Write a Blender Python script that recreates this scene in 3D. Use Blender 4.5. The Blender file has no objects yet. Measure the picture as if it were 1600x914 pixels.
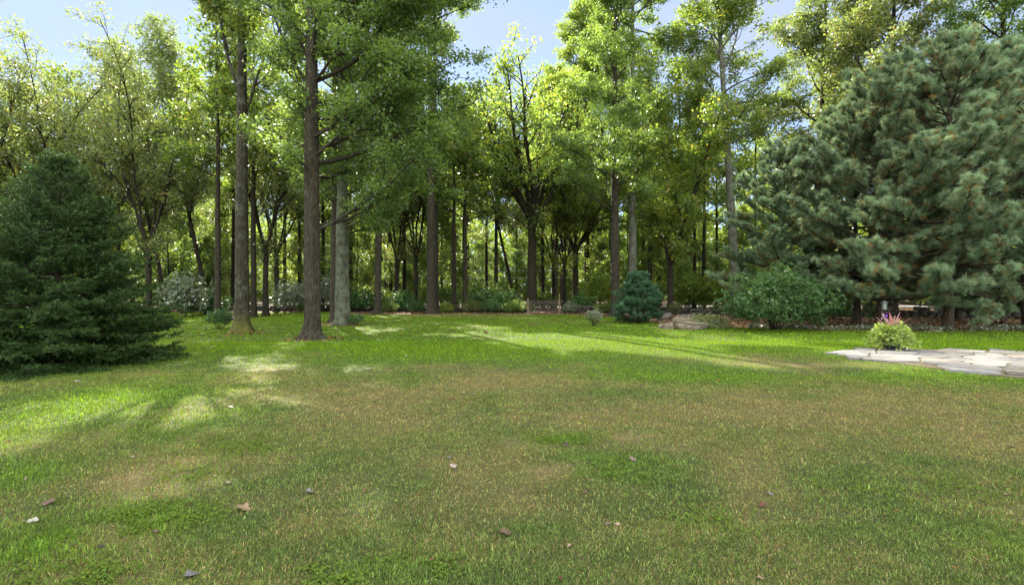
import bpy, bmesh, math, random
import numpy as np
from mathutils import Vector, noise as mnoise

# ------------------------------------------------------------------ camera, world, sun, exposure
scene = bpy.context.scene
COL = scene.collection
R = math.radians
SUN_AZ, SUN_EL = -24.0, 36.0          # azimuth from +Y towards +X, elevation (degrees)

cam_d = bpy.data.cameras.new('camera')
cam_d.sensor_width = 36.0
cam_d.lens = 18.0
cam_d.clip_start = 0.05
cam_d.clip_end = 3000.0
cam = bpy.data.objects.new('camera', cam_d)
cam.location = (0, 0, 1.6)
cam.rotation_euler = (R(90), 0, 0)
COL.objects.link(cam)
scene.camera = cam

world = bpy.data.worlds.new('World')
scene.world = world
world.use_nodes = True
wt = world.node_tree
wn, wl = wt.nodes, wt.links
for n in list(wn):
    wn.remove(n)
w_out = wn.new('ShaderNodeOutputWorld')
w_bg = wn.new('ShaderNodeBackground')
w_sky = wn.new('ShaderNodeTexSky')
w_sky.sky_type = 'NISHITA'
w_sky.sun_disc = False
w_sky.sun_elevation = R(SUN_EL)
w_sky.sun_rotation = R(SUN_AZ)
w_sky.altitude = 100
w_sky.air_density = 0.6
w_sky.dust_density = 0.05
w_sky.ozone_density = 1.5
w_bg.inputs['Strength'].default_value = 0.05
# thin cirrus
w_tc = wn.new('ShaderNodeTexCoord')
w_map = wn.new('ShaderNodeMapping')
w_map.inputs['Scale'].default_value = (1.2, 2.0, 5.0)
w_map.inputs['Rotation'].default_value = (0.2, 0.3, 0.5)
w_nz = wn.new('ShaderNodeTexNoise')
w_nz.inputs['Scale'].default_value = 2.2
w_nz.inputs['Detail'].default_value = 7
w_nz.inputs['Roughness'].default_value = 0.6
w_rp = wn.new('ShaderNodeMapRange')
w_rp.inputs['From Min'].default_value = 0.42
w_rp.inputs['From Max'].default_value = 0.72
w_rp.inputs['To Max'].default_value = 0.97
w_rp.inputs['To Min'].default_value = 0.5
w_mx = wn.new('ShaderNodeMixRGB')
w_mx.inputs['Color2'].default_value = (1.9, 2.15, 2.65, 1)
wl.new(w_tc.outputs['Generated'], w_map.inputs['Vector'])
wl.new(w_map.outputs['Vector'], w_nz.inputs['Vector'])
wl.new(w_nz.outputs['Fac'], w_rp.inputs['Value'])
wl.new(w_rp.outputs['Result'], w_mx.inputs['Fac'])
wl.new(w_sky.outputs['Color'], w_mx.inputs['Color1'])
# added unseen bright cloud bank behind and above the camera, for fill light
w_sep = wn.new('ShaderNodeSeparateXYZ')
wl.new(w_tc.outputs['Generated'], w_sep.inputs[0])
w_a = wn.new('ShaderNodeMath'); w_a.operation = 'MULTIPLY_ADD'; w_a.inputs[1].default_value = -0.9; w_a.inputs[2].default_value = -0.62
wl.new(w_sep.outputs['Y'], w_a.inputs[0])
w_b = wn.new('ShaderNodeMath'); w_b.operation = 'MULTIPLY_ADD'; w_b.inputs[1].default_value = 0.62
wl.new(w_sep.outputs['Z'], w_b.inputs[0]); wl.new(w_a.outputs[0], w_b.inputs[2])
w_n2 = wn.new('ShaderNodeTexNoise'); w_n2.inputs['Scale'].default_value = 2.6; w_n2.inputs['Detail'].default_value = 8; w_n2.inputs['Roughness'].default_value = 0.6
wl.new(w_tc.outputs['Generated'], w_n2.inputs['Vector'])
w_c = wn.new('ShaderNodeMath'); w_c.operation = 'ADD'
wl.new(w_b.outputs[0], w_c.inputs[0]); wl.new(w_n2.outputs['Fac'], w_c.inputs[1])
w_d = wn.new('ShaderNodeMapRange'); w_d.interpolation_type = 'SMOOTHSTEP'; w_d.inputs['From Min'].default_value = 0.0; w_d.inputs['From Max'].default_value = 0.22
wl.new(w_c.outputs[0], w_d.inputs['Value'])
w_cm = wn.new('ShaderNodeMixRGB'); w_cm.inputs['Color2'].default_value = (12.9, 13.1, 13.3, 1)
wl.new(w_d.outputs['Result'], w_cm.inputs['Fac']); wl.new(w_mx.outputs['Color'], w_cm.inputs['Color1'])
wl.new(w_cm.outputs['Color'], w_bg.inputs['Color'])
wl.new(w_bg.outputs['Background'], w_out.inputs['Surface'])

sun_d = bpy.data.lights.new('sun', 'SUN')
sun_d.energy = 3.0
sun_d.angle = R(0.5)
sun_d.color = (1.0, 0.91, 0.76)
sun = bpy.data.objects.new('sun', sun_d)
S = Vector((math.sin(R(SUN_AZ)) * math.cos(R(SUN_EL)), math.cos(R(SUN_AZ)) * math.cos(R(SUN_EL)), math.sin(R(SUN_EL))))
sun.rotation_euler = (-S).to_track_quat('-Z', 'Y').to_euler()
sun.location = (0, 0, 40)
COL.objects.link(sun)

scene.view_settings.view_transform = 'Standard'
scene.view_settings.look = 'None'
scene.view_settings.gamma = 1.0
scene.view_settings.use_curve_mapping = False
scene.view_settings.exposure = 2.85
cy = scene.cycles
cy.use_denoising = True
cy.max_bounces = 10
cy.diffuse_bounces = 6
cy.glossy_bounces = 2
cy.transmission_bounces = 6
cy.transparent_max_bounces = 4
cy.sample_clamp_indirect = 6.0
cy.caustics_reflective = False
cy.caustics_refractive = False

# ------------------------------------------------------------------ helpers
def at(px, Y):
    """ground x for a bearing seen at photo column px, at distance Y"""
    return (px - 800.0) / 800.0 * Y

def link(o, parent=None):
    COL.objects.link(o)
    if parent is not None:
        o.parent = parent
    return o

def empty(name, loc, label, cat, group=None, rz=0.0):
    o = bpy.data.objects.new(name, None)
    o.location = loc
    o.rotation_euler = (0, 0, rz)
    o.empty_display_size = 0.2
    link(o)
    tag(o, label, cat, group)
    return o

def tag(o, label, cat, group=None):
    o['label'] = label
    o['category'] = cat
    if group:
        o['group'] = group
    return o

def np_mesh(name, verts, faces_list, mats=(), attrs=None, smooth=True, midx=None):
    """faces_list: list of int arrays (n,k)"""
    me = bpy.data.meshes.new(name)
    verts = np.ascontiguousarray(verts, dtype=np.float32)
    me.vertices.add(len(verts))
    me.vertices.foreach_set('co', verts.ravel())
    faces_list = [np.asarray(f, dtype=np.int32) for f in faces_list if len(f)]
    nl = sum(f.size for f in faces_list)
    nf = sum(len(f) for f in faces_list)
    me.loops.add(nl)
    me.polygons.add(nf)
    me.loops.foreach_set('vertex_index', np.concatenate([f.ravel() for f in faces_list]))
    tot = np.concatenate([np.full(len(f), f.shape[1], dtype=np.int32) for f in faces_list])
    start = np.concatenate([[0], np.cumsum(tot)[:-1]]).astype(np.int32)
    me.polygons.foreach_set('loop_start', start)
    me.polygons.foreach_set('loop_total', tot)
    if smooth:
        me.polygons.foreach_set('use_smooth', np.ones(nf, dtype=bool))
    if midx is not None:
        me.polygons.foreach_set('material_index', np.asarray(midx, dtype=np.int32))
    for k, a in (attrs or {}).items():
        a = np.asarray(a, dtype=np.float32)
        if a.ndim == 1:
            at_ = me.attributes.new(k, 'FLOAT', 'POINT')
            at_.data.foreach_set('value', a)
        else:
            at_ = me.attributes.new(k, 'FLOAT_COLOR', 'POINT')
            if a.shape[1] == 3:
                a = np.concatenate([a, np.ones((len(a), 1), np.float32)], 1)
            at_.data.foreach_set('color', np.ascontiguousarray(a).ravel())
    for m in mats:
        me.materials.append(m)
    me.update(calc_edges=True)
    return me

def mesh_obj(name, me, parent=None):
    return link(bpy.data.objects.new(name, me), parent)

def bm_obj(name, bm, mat, parent=None, smooth=False):
    me = bpy.data.meshes.new(name)
    bm.to_mesh(me)
    bm.free()
    me.materials.append(mat)
    if smooth:
        for p in me.polygons:
            p.use_smooth = True
    return link(bpy.data.objects.new(name, me), parent)

# value noise in numpy
def _hash(ix, iy, seed):
    h = (ix.astype(np.int64) * 374761393 + iy.astype(np.int64) * 668265263 + seed * 982451653) & 0x7fffffff
    h = ((h ^ (h >> 13)) * 1274126177) & 0x7fffffff
    h = h ^ (h >> 16)
    return (h & 0xffff) / 65535.0

def vnoise(x, y, seed=0):
    x0 = np.floor(x); y0 = np.floor(y)
    fx = x - x0; fy = y - y0
    fx = fx * fx * (3 - 2 * fx); fy = fy * fy * (3 - 2 * fy)
    a = _hash(x0, y0, seed); b = _hash(x0 + 1, y0, seed)
    c = _hash(x0, y0 + 1, seed); d = _hash(x0 + 1, y0 + 1, seed)
    return (a * (1 - fx) + b * fx) * (1 - fy) + (c * (1 - fx) + d * fx) * fy

def fbm(x, y, scale, seed=0, oct=4):
    v = 0; amp = 0.5; tot = 0
    x = np.asarray(x, float) / scale; y = np.asarray(y, float) / scale
    for o in range(oct):
        v = v + amp * vnoise(x + 17.3 * o, y - 9.1 * o, seed + o)
        tot += amp
        amp *= 0.5
        x = x * 2.03; y = y * 2.03
    return v / tot

def unit(v):
    return v / np.maximum(np.linalg.norm(v, axis=-1, keepdims=True), 1e-9)

# ------------------------------------------------------------------ materials
def new_mat(name):
    m = bpy.data.materials.new(name)
    m.use_nodes = True
    nt = m.node_tree
    for n in list(nt.nodes):
        nt.nodes.remove(n)
    out = nt.nodes.new('ShaderNodeOutputMaterial')
    return m, nt, out

def leaf_mat(name, c0, c1, trans=0.42, tcol=(0.30, 0.34, 0.03), gloss=0.10, rough=0.38, objvar=0.35, alt=None, altp=0.0):
    m, nt, out = new_mat(name)
    N, L = nt.nodes, nt.links
    a = N.new('ShaderNodeAttribute'); a.attribute_name = 'tint'
    oi = N.new('ShaderNodeObjectInfo')
    mix = N.new('ShaderNodeMixRGB')
    mix.inputs['Color1'].default_value = (*c0, 1)
    mix.inputs['Color2'].default_value = (*c1, 1)
    L.new(a.outputs['Fac'], mix.inputs['Fac'])
    hs = N.new('ShaderNodeHueSaturation')
    mr = N.new('ShaderNodeMapRange')
    mr.inputs['To Min'].default_value = 0.5 - 0.014 * objvar / 0.35
    mr.inputs['To Max'].default_value = 0.5 + 0.02 * objvar / 0.35
    L.new(oi.outputs['Random'], mr.inputs['Value'])
    L.new(mr.outputs['Result'], hs.inputs['Hue'])
    mv = N.new('ShaderNodeMapRange')
    mv.inputs['To Min'].default_value = 1 - objvar
    mv.inputs['To Max'].default_value = 1 + objvar
    mul = N.new('ShaderNodeMath'); mul.operation = 'FRACT'
    m7 = N.new('ShaderNodeMath'); m7.operation = 'MULTIPLY'; m7.inputs[1].default_value = 7.31
    L.new(oi.outputs['Random'], m7.inputs[0]); L.new(m7.outputs[0], mul.inputs[0])
    L.new(mul.outputs[0], mv.inputs['Value'])
    L.new(mv.outputs['Result'], hs.inputs['Value'])
    src = mix.outputs['Color']
    if alt is not None:
        gt = N.new('ShaderNodeMath'); gt.operation = 'GREATER_THAN'; gt.inputs[1].default_value = 1 - altp
        at2 = N.new('ShaderNodeAttribute'); at2.attribute_name = 'tint2'
        L.new(at2.outputs['Fac'], gt.inputs[0])
        mx = N.new('ShaderNodeMixRGB'); mx.inputs['Color2'].default_value = (*alt, 1)
        L.new(gt.outputs[0], mx.inputs['Fac']); L.new(src, mx.inputs['Color1'])
        src = mx.outputs['Color']
    L.new(src, hs.inputs['Color'])
    df = N.new('ShaderNodeBsdfDiffuse')
    tr = N.new('ShaderNodeBsdfTranslucent')
    gl = N.new('ShaderNodeBsdfGlossy'); gl.inputs['Roughness'].default_value = rough
    gl.inputs['Color'].default_value = (0.9, 0.93, 1, 1)
    L.new(hs.outputs['Color'], df.inputs['Color'])
    tm = N.new('ShaderNodeMixRGB'); tm.blend_type = 'MIX'; tm.inputs['Fac'].default_value = 0.55
    tm.inputs['Color2'].default_value = (*tcol, 1)
    hs2 = N.new('ShaderNodeHueSaturation'); hs2.inputs['Value'].default_value = 2.2
    L.new(hs.outputs['Color'], hs2.inputs['Color'])
    L.new(hs2.outputs['Color'], tm.inputs['Color1'])
    L.new(tm.outputs['Color'], tr.inputs['Color'])
    ms = N.new('ShaderNodeMixShader'); ms.inputs['Fac'].default_value = trans
    L.new(df.outputs[0], ms.inputs[1]); L.new(tr.outputs[0], ms.inputs[2])
    lw = N.new('ShaderNodeLayerWeight'); lw.inputs['Blend'].default_value = 0.25
    gm = N.new('ShaderNodeMath'); gm.operation = 'MULTIPLY'; gm.inputs[1].default_value = gloss * 3
    gc = N.new('ShaderNodeMath'); gc.operation = 'ADD'; gc.inputs[1].default_value = gloss * 0.3
    L.new(lw.outputs['Fresnel'], gm.inputs[0]); L.new(gm.outputs[0], gc.inputs[0])
    mg = N.new('ShaderNodeMixShader')
    L.new(gc.outputs[0], mg.inputs['Fac'])
    L.new(ms.outputs[0], mg.inputs[1]); L.new(gl.outputs[0], mg.inputs[2])
    L.new(mg.outputs[0], out.inputs['Surface'])
    return m

def bark_mat(name, dark, light, lichen=None, lich_amt=0.5, moss=0.0, scale=1.0):
    m, nt, out = new_mat(name)
    N, L = nt.nodes, nt.links
    tc = N.new('ShaderNodeTexCoord')
    mp = N.new('ShaderNodeMapping'); mp.inputs['Scale'].default_value = (9 * scale, 9 * scale, 1.6 * scale)
    L.new(tc.outputs['Object'], mp.inputs['Vector'])
    nz = N.new('ShaderNodeTexNoise'); nz.inputs['Scale'].default_value = 2.4; nz.inputs['Detail'].default_value = 8; nz.inputs['Roughness'].default_value = 0.7
    L.new(mp.outputs['Vector'], nz.inputs['Vector'])
    vo = N.new('ShaderNodeTexVoronoi'); vo.feature = 'DISTANCE_TO_EDGE'; vo.inputs['Scale'].default_value = 2.2
    L.new(mp.outputs['Vector'], vo.inputs['Vector'])
    rp = N.new('ShaderNodeMapRange'); rp.inputs['From Min'].default_value = 0.38; rp.inputs['From Max'].default_value = 0.64
    L.new(nz.outputs['Fac'], rp.inputs['Value'])
    mx = N.new('ShaderNodeMixRGB'); mx.inputs['Color1'].default_value = (*dark, 1); mx.inputs['Color2'].default_value = (*light, 1)
    L.new(rp.outputs['Result'], mx.inputs['Fac'])
    col = mx.outputs['Color']
    if lichen is not None:
        n2 = N.new('ShaderNodeTexNoise'); n2.inputs['Scale'].default_value = 3.2; n2.inputs['Detail'].default_value = 6; n2.inputs['Roughness'].default_value = 0.65
        L.new(tc.outputs['Object'], n2.inputs['Vector'])
        r2 = N.new('ShaderNodeMapRange'); r2.inputs['From Min'].default_value = 0.62 - 0.25 * lich_amt; r2.inputs['From Max'].default_value = 0.74 - 0.2 * lich_amt
        L.new(n2.outputs['Fac'], r2.inputs['Value'])
        m2 = N.new('ShaderNodeMixRGB'); m2.inputs['Color2'].default_value = (*lichen, 1)
        mm = N.new('ShaderNodeMath'); mm.operation = 'MULTIPLY'; mm.inputs[1].default_value = 0.75
        L.new(r2.outputs['Result'], mm.inputs[0]); L.new(mm.outputs[0], m2.inputs['Fac'])
        L.new(col, m2.inputs['Color1'])
        col = m2.outputs['Color']
    if moss > 0:
        sx = N.new('ShaderNodeSeparateXYZ'); L.new(tc.outputs['Object'], sx.inputs[0])
        r3 = N.new('ShaderNodeMapRange'); r3.inputs['From Min'].default_value = moss; r3.inputs['From Max'].default_value = 0.05
        n3 = N.new('ShaderNodeTexNoise'); n3.inputs['Scale'].default_value = 5
        L.new(tc.outputs['Object'], n3.inputs['Vector'])
        L.new(sx.outputs['Z'], r3.inputs['Value'])
        ml = N.new('ShaderNodeMath'); ml.operation = 'MULTIPLY'
        L.new(r3.outputs['Result'], ml.inputs[0]); L.new(n3.outputs['Fac'], ml.inputs[1])
        m3 = N.new('ShaderNodeMixRGB'); m3.inputs['Color2'].default_value = (0.10, 0.10, 0.015, 1)
        mc = N.new('ShaderNodeMath'); mc.operation = 'MULTIPLY'; mc.inputs[1].default_value = 1.5; mc.use_clamp = True
        L.new(ml.outputs[0], mc.inputs[0]); L.new(mc.outputs[0], m3.inputs['Fac']); L.new(col, m3.inputs['Color1'])
        col = m3.outputs['Color']
    pb = N.new('ShaderNodeBsdfPrincipled'); pb.inputs['Roughness'].default_value = 0.9
    pb.inputs['Specular IOR Level'].default_value = 0.2
    L.new(col, pb.inputs['Base Color'])
    ad = N.new('ShaderNodeMath'); ad.operation = 'MULTIPLY_ADD'; ad.inputs[1].default_value = 0.8
    L.new(nz.outputs['Fac'], ad.inputs[0]); L.new(vo.outputs['Distance'], ad.inputs[2])
    bp = N.new('ShaderNodeBump'); bp.inputs['Strength'].default_value = 0.8; bp.inputs['Distance'].default_value = 0.09
    L.new(ad.outputs[0], bp.inputs['Height']); L.new(bp.outputs['Normal'], pb.inputs['Normal'])
    L.new(pb.outputs[0], out.inputs['Surface'])
    return m

def simple_mat(name, c0, c1, scale=6, rough=0.85, bump=0.3, bdist=0.02, spec=0.25, c2=None):
    m, nt, out = new_mat(name)
    N, L = nt.nodes, nt.links
    tc = N.new('ShaderNodeTexCoord')
    nz = N.new('ShaderNodeTexNoise'); nz.inputs['Scale'].default_value = scale; nz.inputs['Detail'].default_value = 8; nz.inputs['Roughness'].default_value = 0.65
    L.new(tc.outputs['Object'], nz.inputs['Vector'])
    rp = N.new('ShaderNodeMapRange'); rp.inputs['From Min'].default_value = 0.32; rp.inputs['From Max'].default_value = 0.68
    L.new(nz.outputs['Fac'], rp.inputs['Value'])
    mx = N.new('ShaderNodeMixRGB'); mx.inputs['Color1'].default_value = (*c0, 1); mx.inputs['Color2'].default_value = (*c1, 1)
    L.new(rp.outputs['Result'], mx.inputs['Fac'])
    col = mx.outputs['Color']
    if c2 is not None:
        n2 = N.new('ShaderNodeTexNoise'); n2.inputs['Scale'].default_value = scale * 0.35; n2.inputs['Detail'].default_value = 5
        L.new(tc.outputs['Object'], n2.inputs['Vector'])
        r2 = N.new('ShaderNodeMapRange'); r2.inputs['From Min'].default_value = 0.5; r2.inputs['From Max'].default_value = 0.62; r2.inputs['To Max'].default_value = 0.8
        L.new(n2.outputs['Fac'], r2.inputs['Value'])
        m2 = N.new('ShaderNodeMixRGB'); m2.inputs['Color2'].default_value = (*c2, 1)
        L.new(r2.outputs['Result'], m2.inputs['Fac']); L.new(col, m2.inputs['Color1'])
        col = m2.outputs['Color']
    pb = N.new('ShaderNodeBsdfPrincipled'); pb.inputs['Roughness'].default_value = rough
    pb.inputs['Specular IOR Level'].default_value = spec
    L.new(col, pb.inputs['Base Color'])
    bp = N.new('ShaderNodeBump'); bp.inputs['Strength'].default_value = bump; bp.inputs['Distance'].default_value = bdist
    L.new(nz.outputs['Fac'], bp.inputs['Height']); L.new(bp.outputs['Normal'], pb.inputs['Normal'])
    L.new(pb.outputs[0], out.inputs['Surface'])
    return m

def attr_mat(name, trans=0.0, noise_scale=None, rough=0.8, bump=0.0, tgain=1.6, spec=0.12):
    m, nt, out = new_mat(name)
    N, L = nt.nodes, nt.links
    a = N.new('ShaderNodeAttribute'); a.attribute_name = 'col'
    col = a.outputs['Color']
    pb = N.new('ShaderNodeBsdfPrincipled'); pb.inputs['Roughness'].default_value = rough
    pb.inputs['Specular IOR Level'].default_value = spec
    if noise_scale:
        tc = N.new('ShaderNodeTexCoord')
        nz = N.new('ShaderNodeTexNoise'); nz.inputs['Scale'].default_value = noise_scale; nz.inputs['Detail'].default_value = 6; nz.inputs['Roughness'].default_value = 0.75
        L.new(tc.outputs['Object'], nz.inputs['Vector'])
        rp = N.new('ShaderNodeMapRange'); rp.inputs['From Min'].default_value = 0.3; rp.inputs['From Max'].default_value = 0.7
        rp.inputs['To Min'].default_value = 0.55; rp.inputs['To Max'].default_value = 1.4
        L.new(nz.outputs['Fac'], rp.inputs['Value'])
        mm = N.new('ShaderNodeVectorMath'); mm.operation = 'SCALE'
        L.new(col, mm.inputs[0]); L.new(rp.outputs['Result'], mm.inputs['Scale'])
        col = mm.outputs['Vector']
        bp = N.new('ShaderNodeBump'); bp.inputs['Strength'].default_value = bump; bp.inputs['Distance'].default_value = 0.03
        L.new(nz.outputs['Fac'], bp.inputs['Height']); L.new(bp.outputs['Normal'], pb.inputs['Normal'])
    L.new(col, pb.inputs['Base Color'])
    sh = pb.outputs[0]
    if trans > 0:
        tr = N.new('ShaderNodeBsdfTranslucent')
        g = N.new('ShaderNodeVectorMath'); g.operation = 'MULTIPLY'; g.inputs[1].default_value = (tgain * 1.3, tgain * 1.05, tgain * 0.25)
        L.new(col, g.inputs[0]); L.new(g.outputs['Vector'], tr.inputs['Color'])
        ms = N.new('ShaderNodeMixShader'); ms.inputs['Fac'].default_value = trans
        L.new(sh, ms.inputs[1]); L.new(tr.outputs[0], ms.inputs[2])
        sh = ms.outputs[0]
    L.new(sh, out.inputs['Surface'])
    return m

M_leaf_green = leaf_mat('leaf_green', (0.036, 0.074, 0.016), (0.092, 0.145, 0.030), trans=0.5, tcol=(0.32, 0.45, 0.05), gloss=0.06, objvar=0.25, alt=(0.17, 0.19, 0.02), altp=0.06)
M_leaf_mid = leaf_mat('leaf_mid_green', (0.038, 0.072, 0.013), (0.105, 0.145, 0.024), trans=0.5, tcol=(0.34, 0.48, 0.04), gloss=0.06, objvar=0.25, alt=(0.24, 0.13, 0.012), altp=0.04)
M_leaf_yellow = leaf_mat('leaf_yellow_green', (0.048, 0.100, 0.016), (0.120, 0.175, 0.028), trans=0.56, tcol=(0.44, 0.58, 0.06), gloss=0.05, objvar=0.3, alt=(0.34, 0.24, 0.015), altp=0.09)
M_leaf_olive = leaf_mat('leaf_olive', (0.050, 0.076, 0.020), (0.115, 0.135, 0.035), trans=0.5, tcol=(0.34, 0.44, 0.07), gloss=0.08, objvar=0.25, alt=(0.22, 0.12, 0.02), altp=0.05)
M_leaf_shrub = leaf_mat('leaf_glossy_shrub', (0.024, 0.066, 0.018), (0.080, 0.160, 0.046), trans=0.28, tcol=(0.16, 0.28, 0.04), gloss=0.05, rough=0.35, objvar=0.15)
M_leaf_pale = leaf_mat('leaf_pale_shrub', (0.07, 0.10, 0.05), (0.17, 0.20, 0.11), trans=0.3, tcol=(0.3, 0.36, 0.12), gloss=0.18, rough=0.3, objvar=0.2)
M_leaf_lime = leaf_mat('leaf_lime', (0.11, 0.18, 0.03), (0.27, 0.34, 0.08), trans=0.4, tcol=(0.55, 0.62, 0.08), gloss=0.06, objvar=0.0)
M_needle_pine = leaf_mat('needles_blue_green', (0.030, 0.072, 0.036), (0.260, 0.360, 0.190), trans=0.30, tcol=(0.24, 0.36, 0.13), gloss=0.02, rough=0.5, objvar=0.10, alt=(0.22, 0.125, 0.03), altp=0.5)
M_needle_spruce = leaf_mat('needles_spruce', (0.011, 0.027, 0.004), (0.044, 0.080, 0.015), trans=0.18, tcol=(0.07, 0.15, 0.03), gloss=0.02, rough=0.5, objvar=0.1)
M_needle_young = leaf_mat('needles_young_pine', (0.016, 0.052, 0.022), (0.065, 0.135, 0.060), trans=0.2, tcol=(0.08, 0.18, 0.07), gloss=0.02, rough=0.5, objvar=0.1)

M_bark = bark_mat('bark_grey_brown', (0.014, 0.011, 0.007), (0.052, 0.046, 0.028), lichen=(0.069, 0.076, 0.050), lich_amt=0.25)
M_bark_moss = bark_mat('bark_mossy_foot', (0.014, 0.011, 0.007), (0.052, 0.047, 0.028), lichen=(0.084, 0.098, 0.063), lich_amt=0.45, moss=0.9)
M_bark_lichen = bark_mat('bark_pale_lichen', (0.026, 0.024, 0.016), (0.072, 0.072, 0.048), lichen=(0.110, 0.129, 0.082), lich_amt=0.9)
M_bark_dark = bark_mat('bark_dark', (0.009, 0.009, 0.005), (0.037, 0.030, 0.019), lichen=(0.057, 0.060, 0.039), lich_amt=0.15)
M_bark_pale = bark_mat('bark_pale_grey', (0.041, 0.042, 0.028), (0.110, 0.113, 0.082), lichen=(0.145, 0.158, 0.114), lich_amt=0.6)
M_bark_pine = bark_mat('bark_pine', (0.019, 0.014, 0.009), (0.064, 0.049, 0.031))

# ------------------------------------------------------------------ foliage and wood builders
class Wood:
    def __init__(self):
        self.v = []; self.f = []; self.n = 0
    def tube(self, pts, rad, sides=6, lobes=None):
        pts = np.asarray(pts, float); rad = np.asarray(rad, float)
        t = unit(np.gradient(pts, axis=0))
        m = t.mean(0)
        ref = np.array([1.0, 0, 0]) if abs(m[2]) > 0.75 else np.array([0, 0, 1.0])
        a = unit(np.cross(t, ref)); b = np.cross(t, a)
        th = np.linspace(0, 2 * np.pi, sides, endpoint=False)
        rr = rad[:, None] * np.ones(sides)[None, :]
        if lobes is not None:
            amp, k, ph = lobes
            rr = rr * (1 + amp[:, None] * np.cos(k * th + ph)[None, :])
        ring = pts[:, None, :] + rr[:, :, None] * (np.cos(th)[None, :, None] * a[:, None, :] + np.sin(th)[None, :, None] * b[:, None, :])
        n = len(pts)
        i = np.arange(n - 1)[:, None] * sides
        j = np.arange(sides)[None, :]
        j2 = (j + 1) % sides
        q = np.stack([i + j, i + j2, i + sides + j2, i + sides + j], -1).reshape(-1, 4) + self.n
        self.v.append(ring.reshape(-1, 3)); self.f.append(q); self.n += n * sides
    def mesh(self, name, mat):
        return np_mesh(name, np.concatenate(self.v), [np.concatenate(self.f)], [mat])

def poly(rng, p, d, L, n, wig, up):
    pts = [p]
    d = d / np.linalg.norm(d)
    st = L / n
    for i in range(n):
        d = d + rng.normal(0, wig, 3)
        d[2] += up
        d = d / np.linalg.norm(d)
        p = p + d * st
        pts.append(p)
    return np.array(pts)

def leaves(rng, centers, size, aspect=0.8, up=0.9, tilt=0.75, tint=None, outdir=None, sizevar=0.45):
    n = len(centers)
    nrm = unit(np.array([0, 0, up]) + rng.normal(0, tilt, (n, 3)))
    d = rng.normal(0, 1, (n, 3))
    if outdir is not None:
        d = d * 0.5 + outdir
    d = unit(d - nrm * (d * nrm).sum(1, keepdims=True))
    s = np.cross(nrm, d)
    sz = (size * (1 + rng.uniform(-sizevar, sizevar, n)))[:, None]
    w = sz * aspect * 0.5
    droop = nrm * sz * rng.uniform(-0.25, 0.1, (n, 1))
    v = np.empty((n, 4, 3))
    v[:, 0] = centers - d * sz * 0.5
    v[:, 1] = centers - s * w + nrm * sz * 0.06 - d * sz * 0.06
    v[:, 2] = centers + d * sz * 0.5 + droop
    v[:, 3] = centers + s * w + nrm * sz * 0.06 - d * sz * 0.06
    f = np.arange(n * 4).reshape(n, 4)
    t = np.repeat(tint if tint is not None else rng.uniform(0, 1, n), 4)
    t2 = np.repeat(rng.uniform(0, 1, n), 4)
    return v.reshape(-1, 3), f, t, t2

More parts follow.
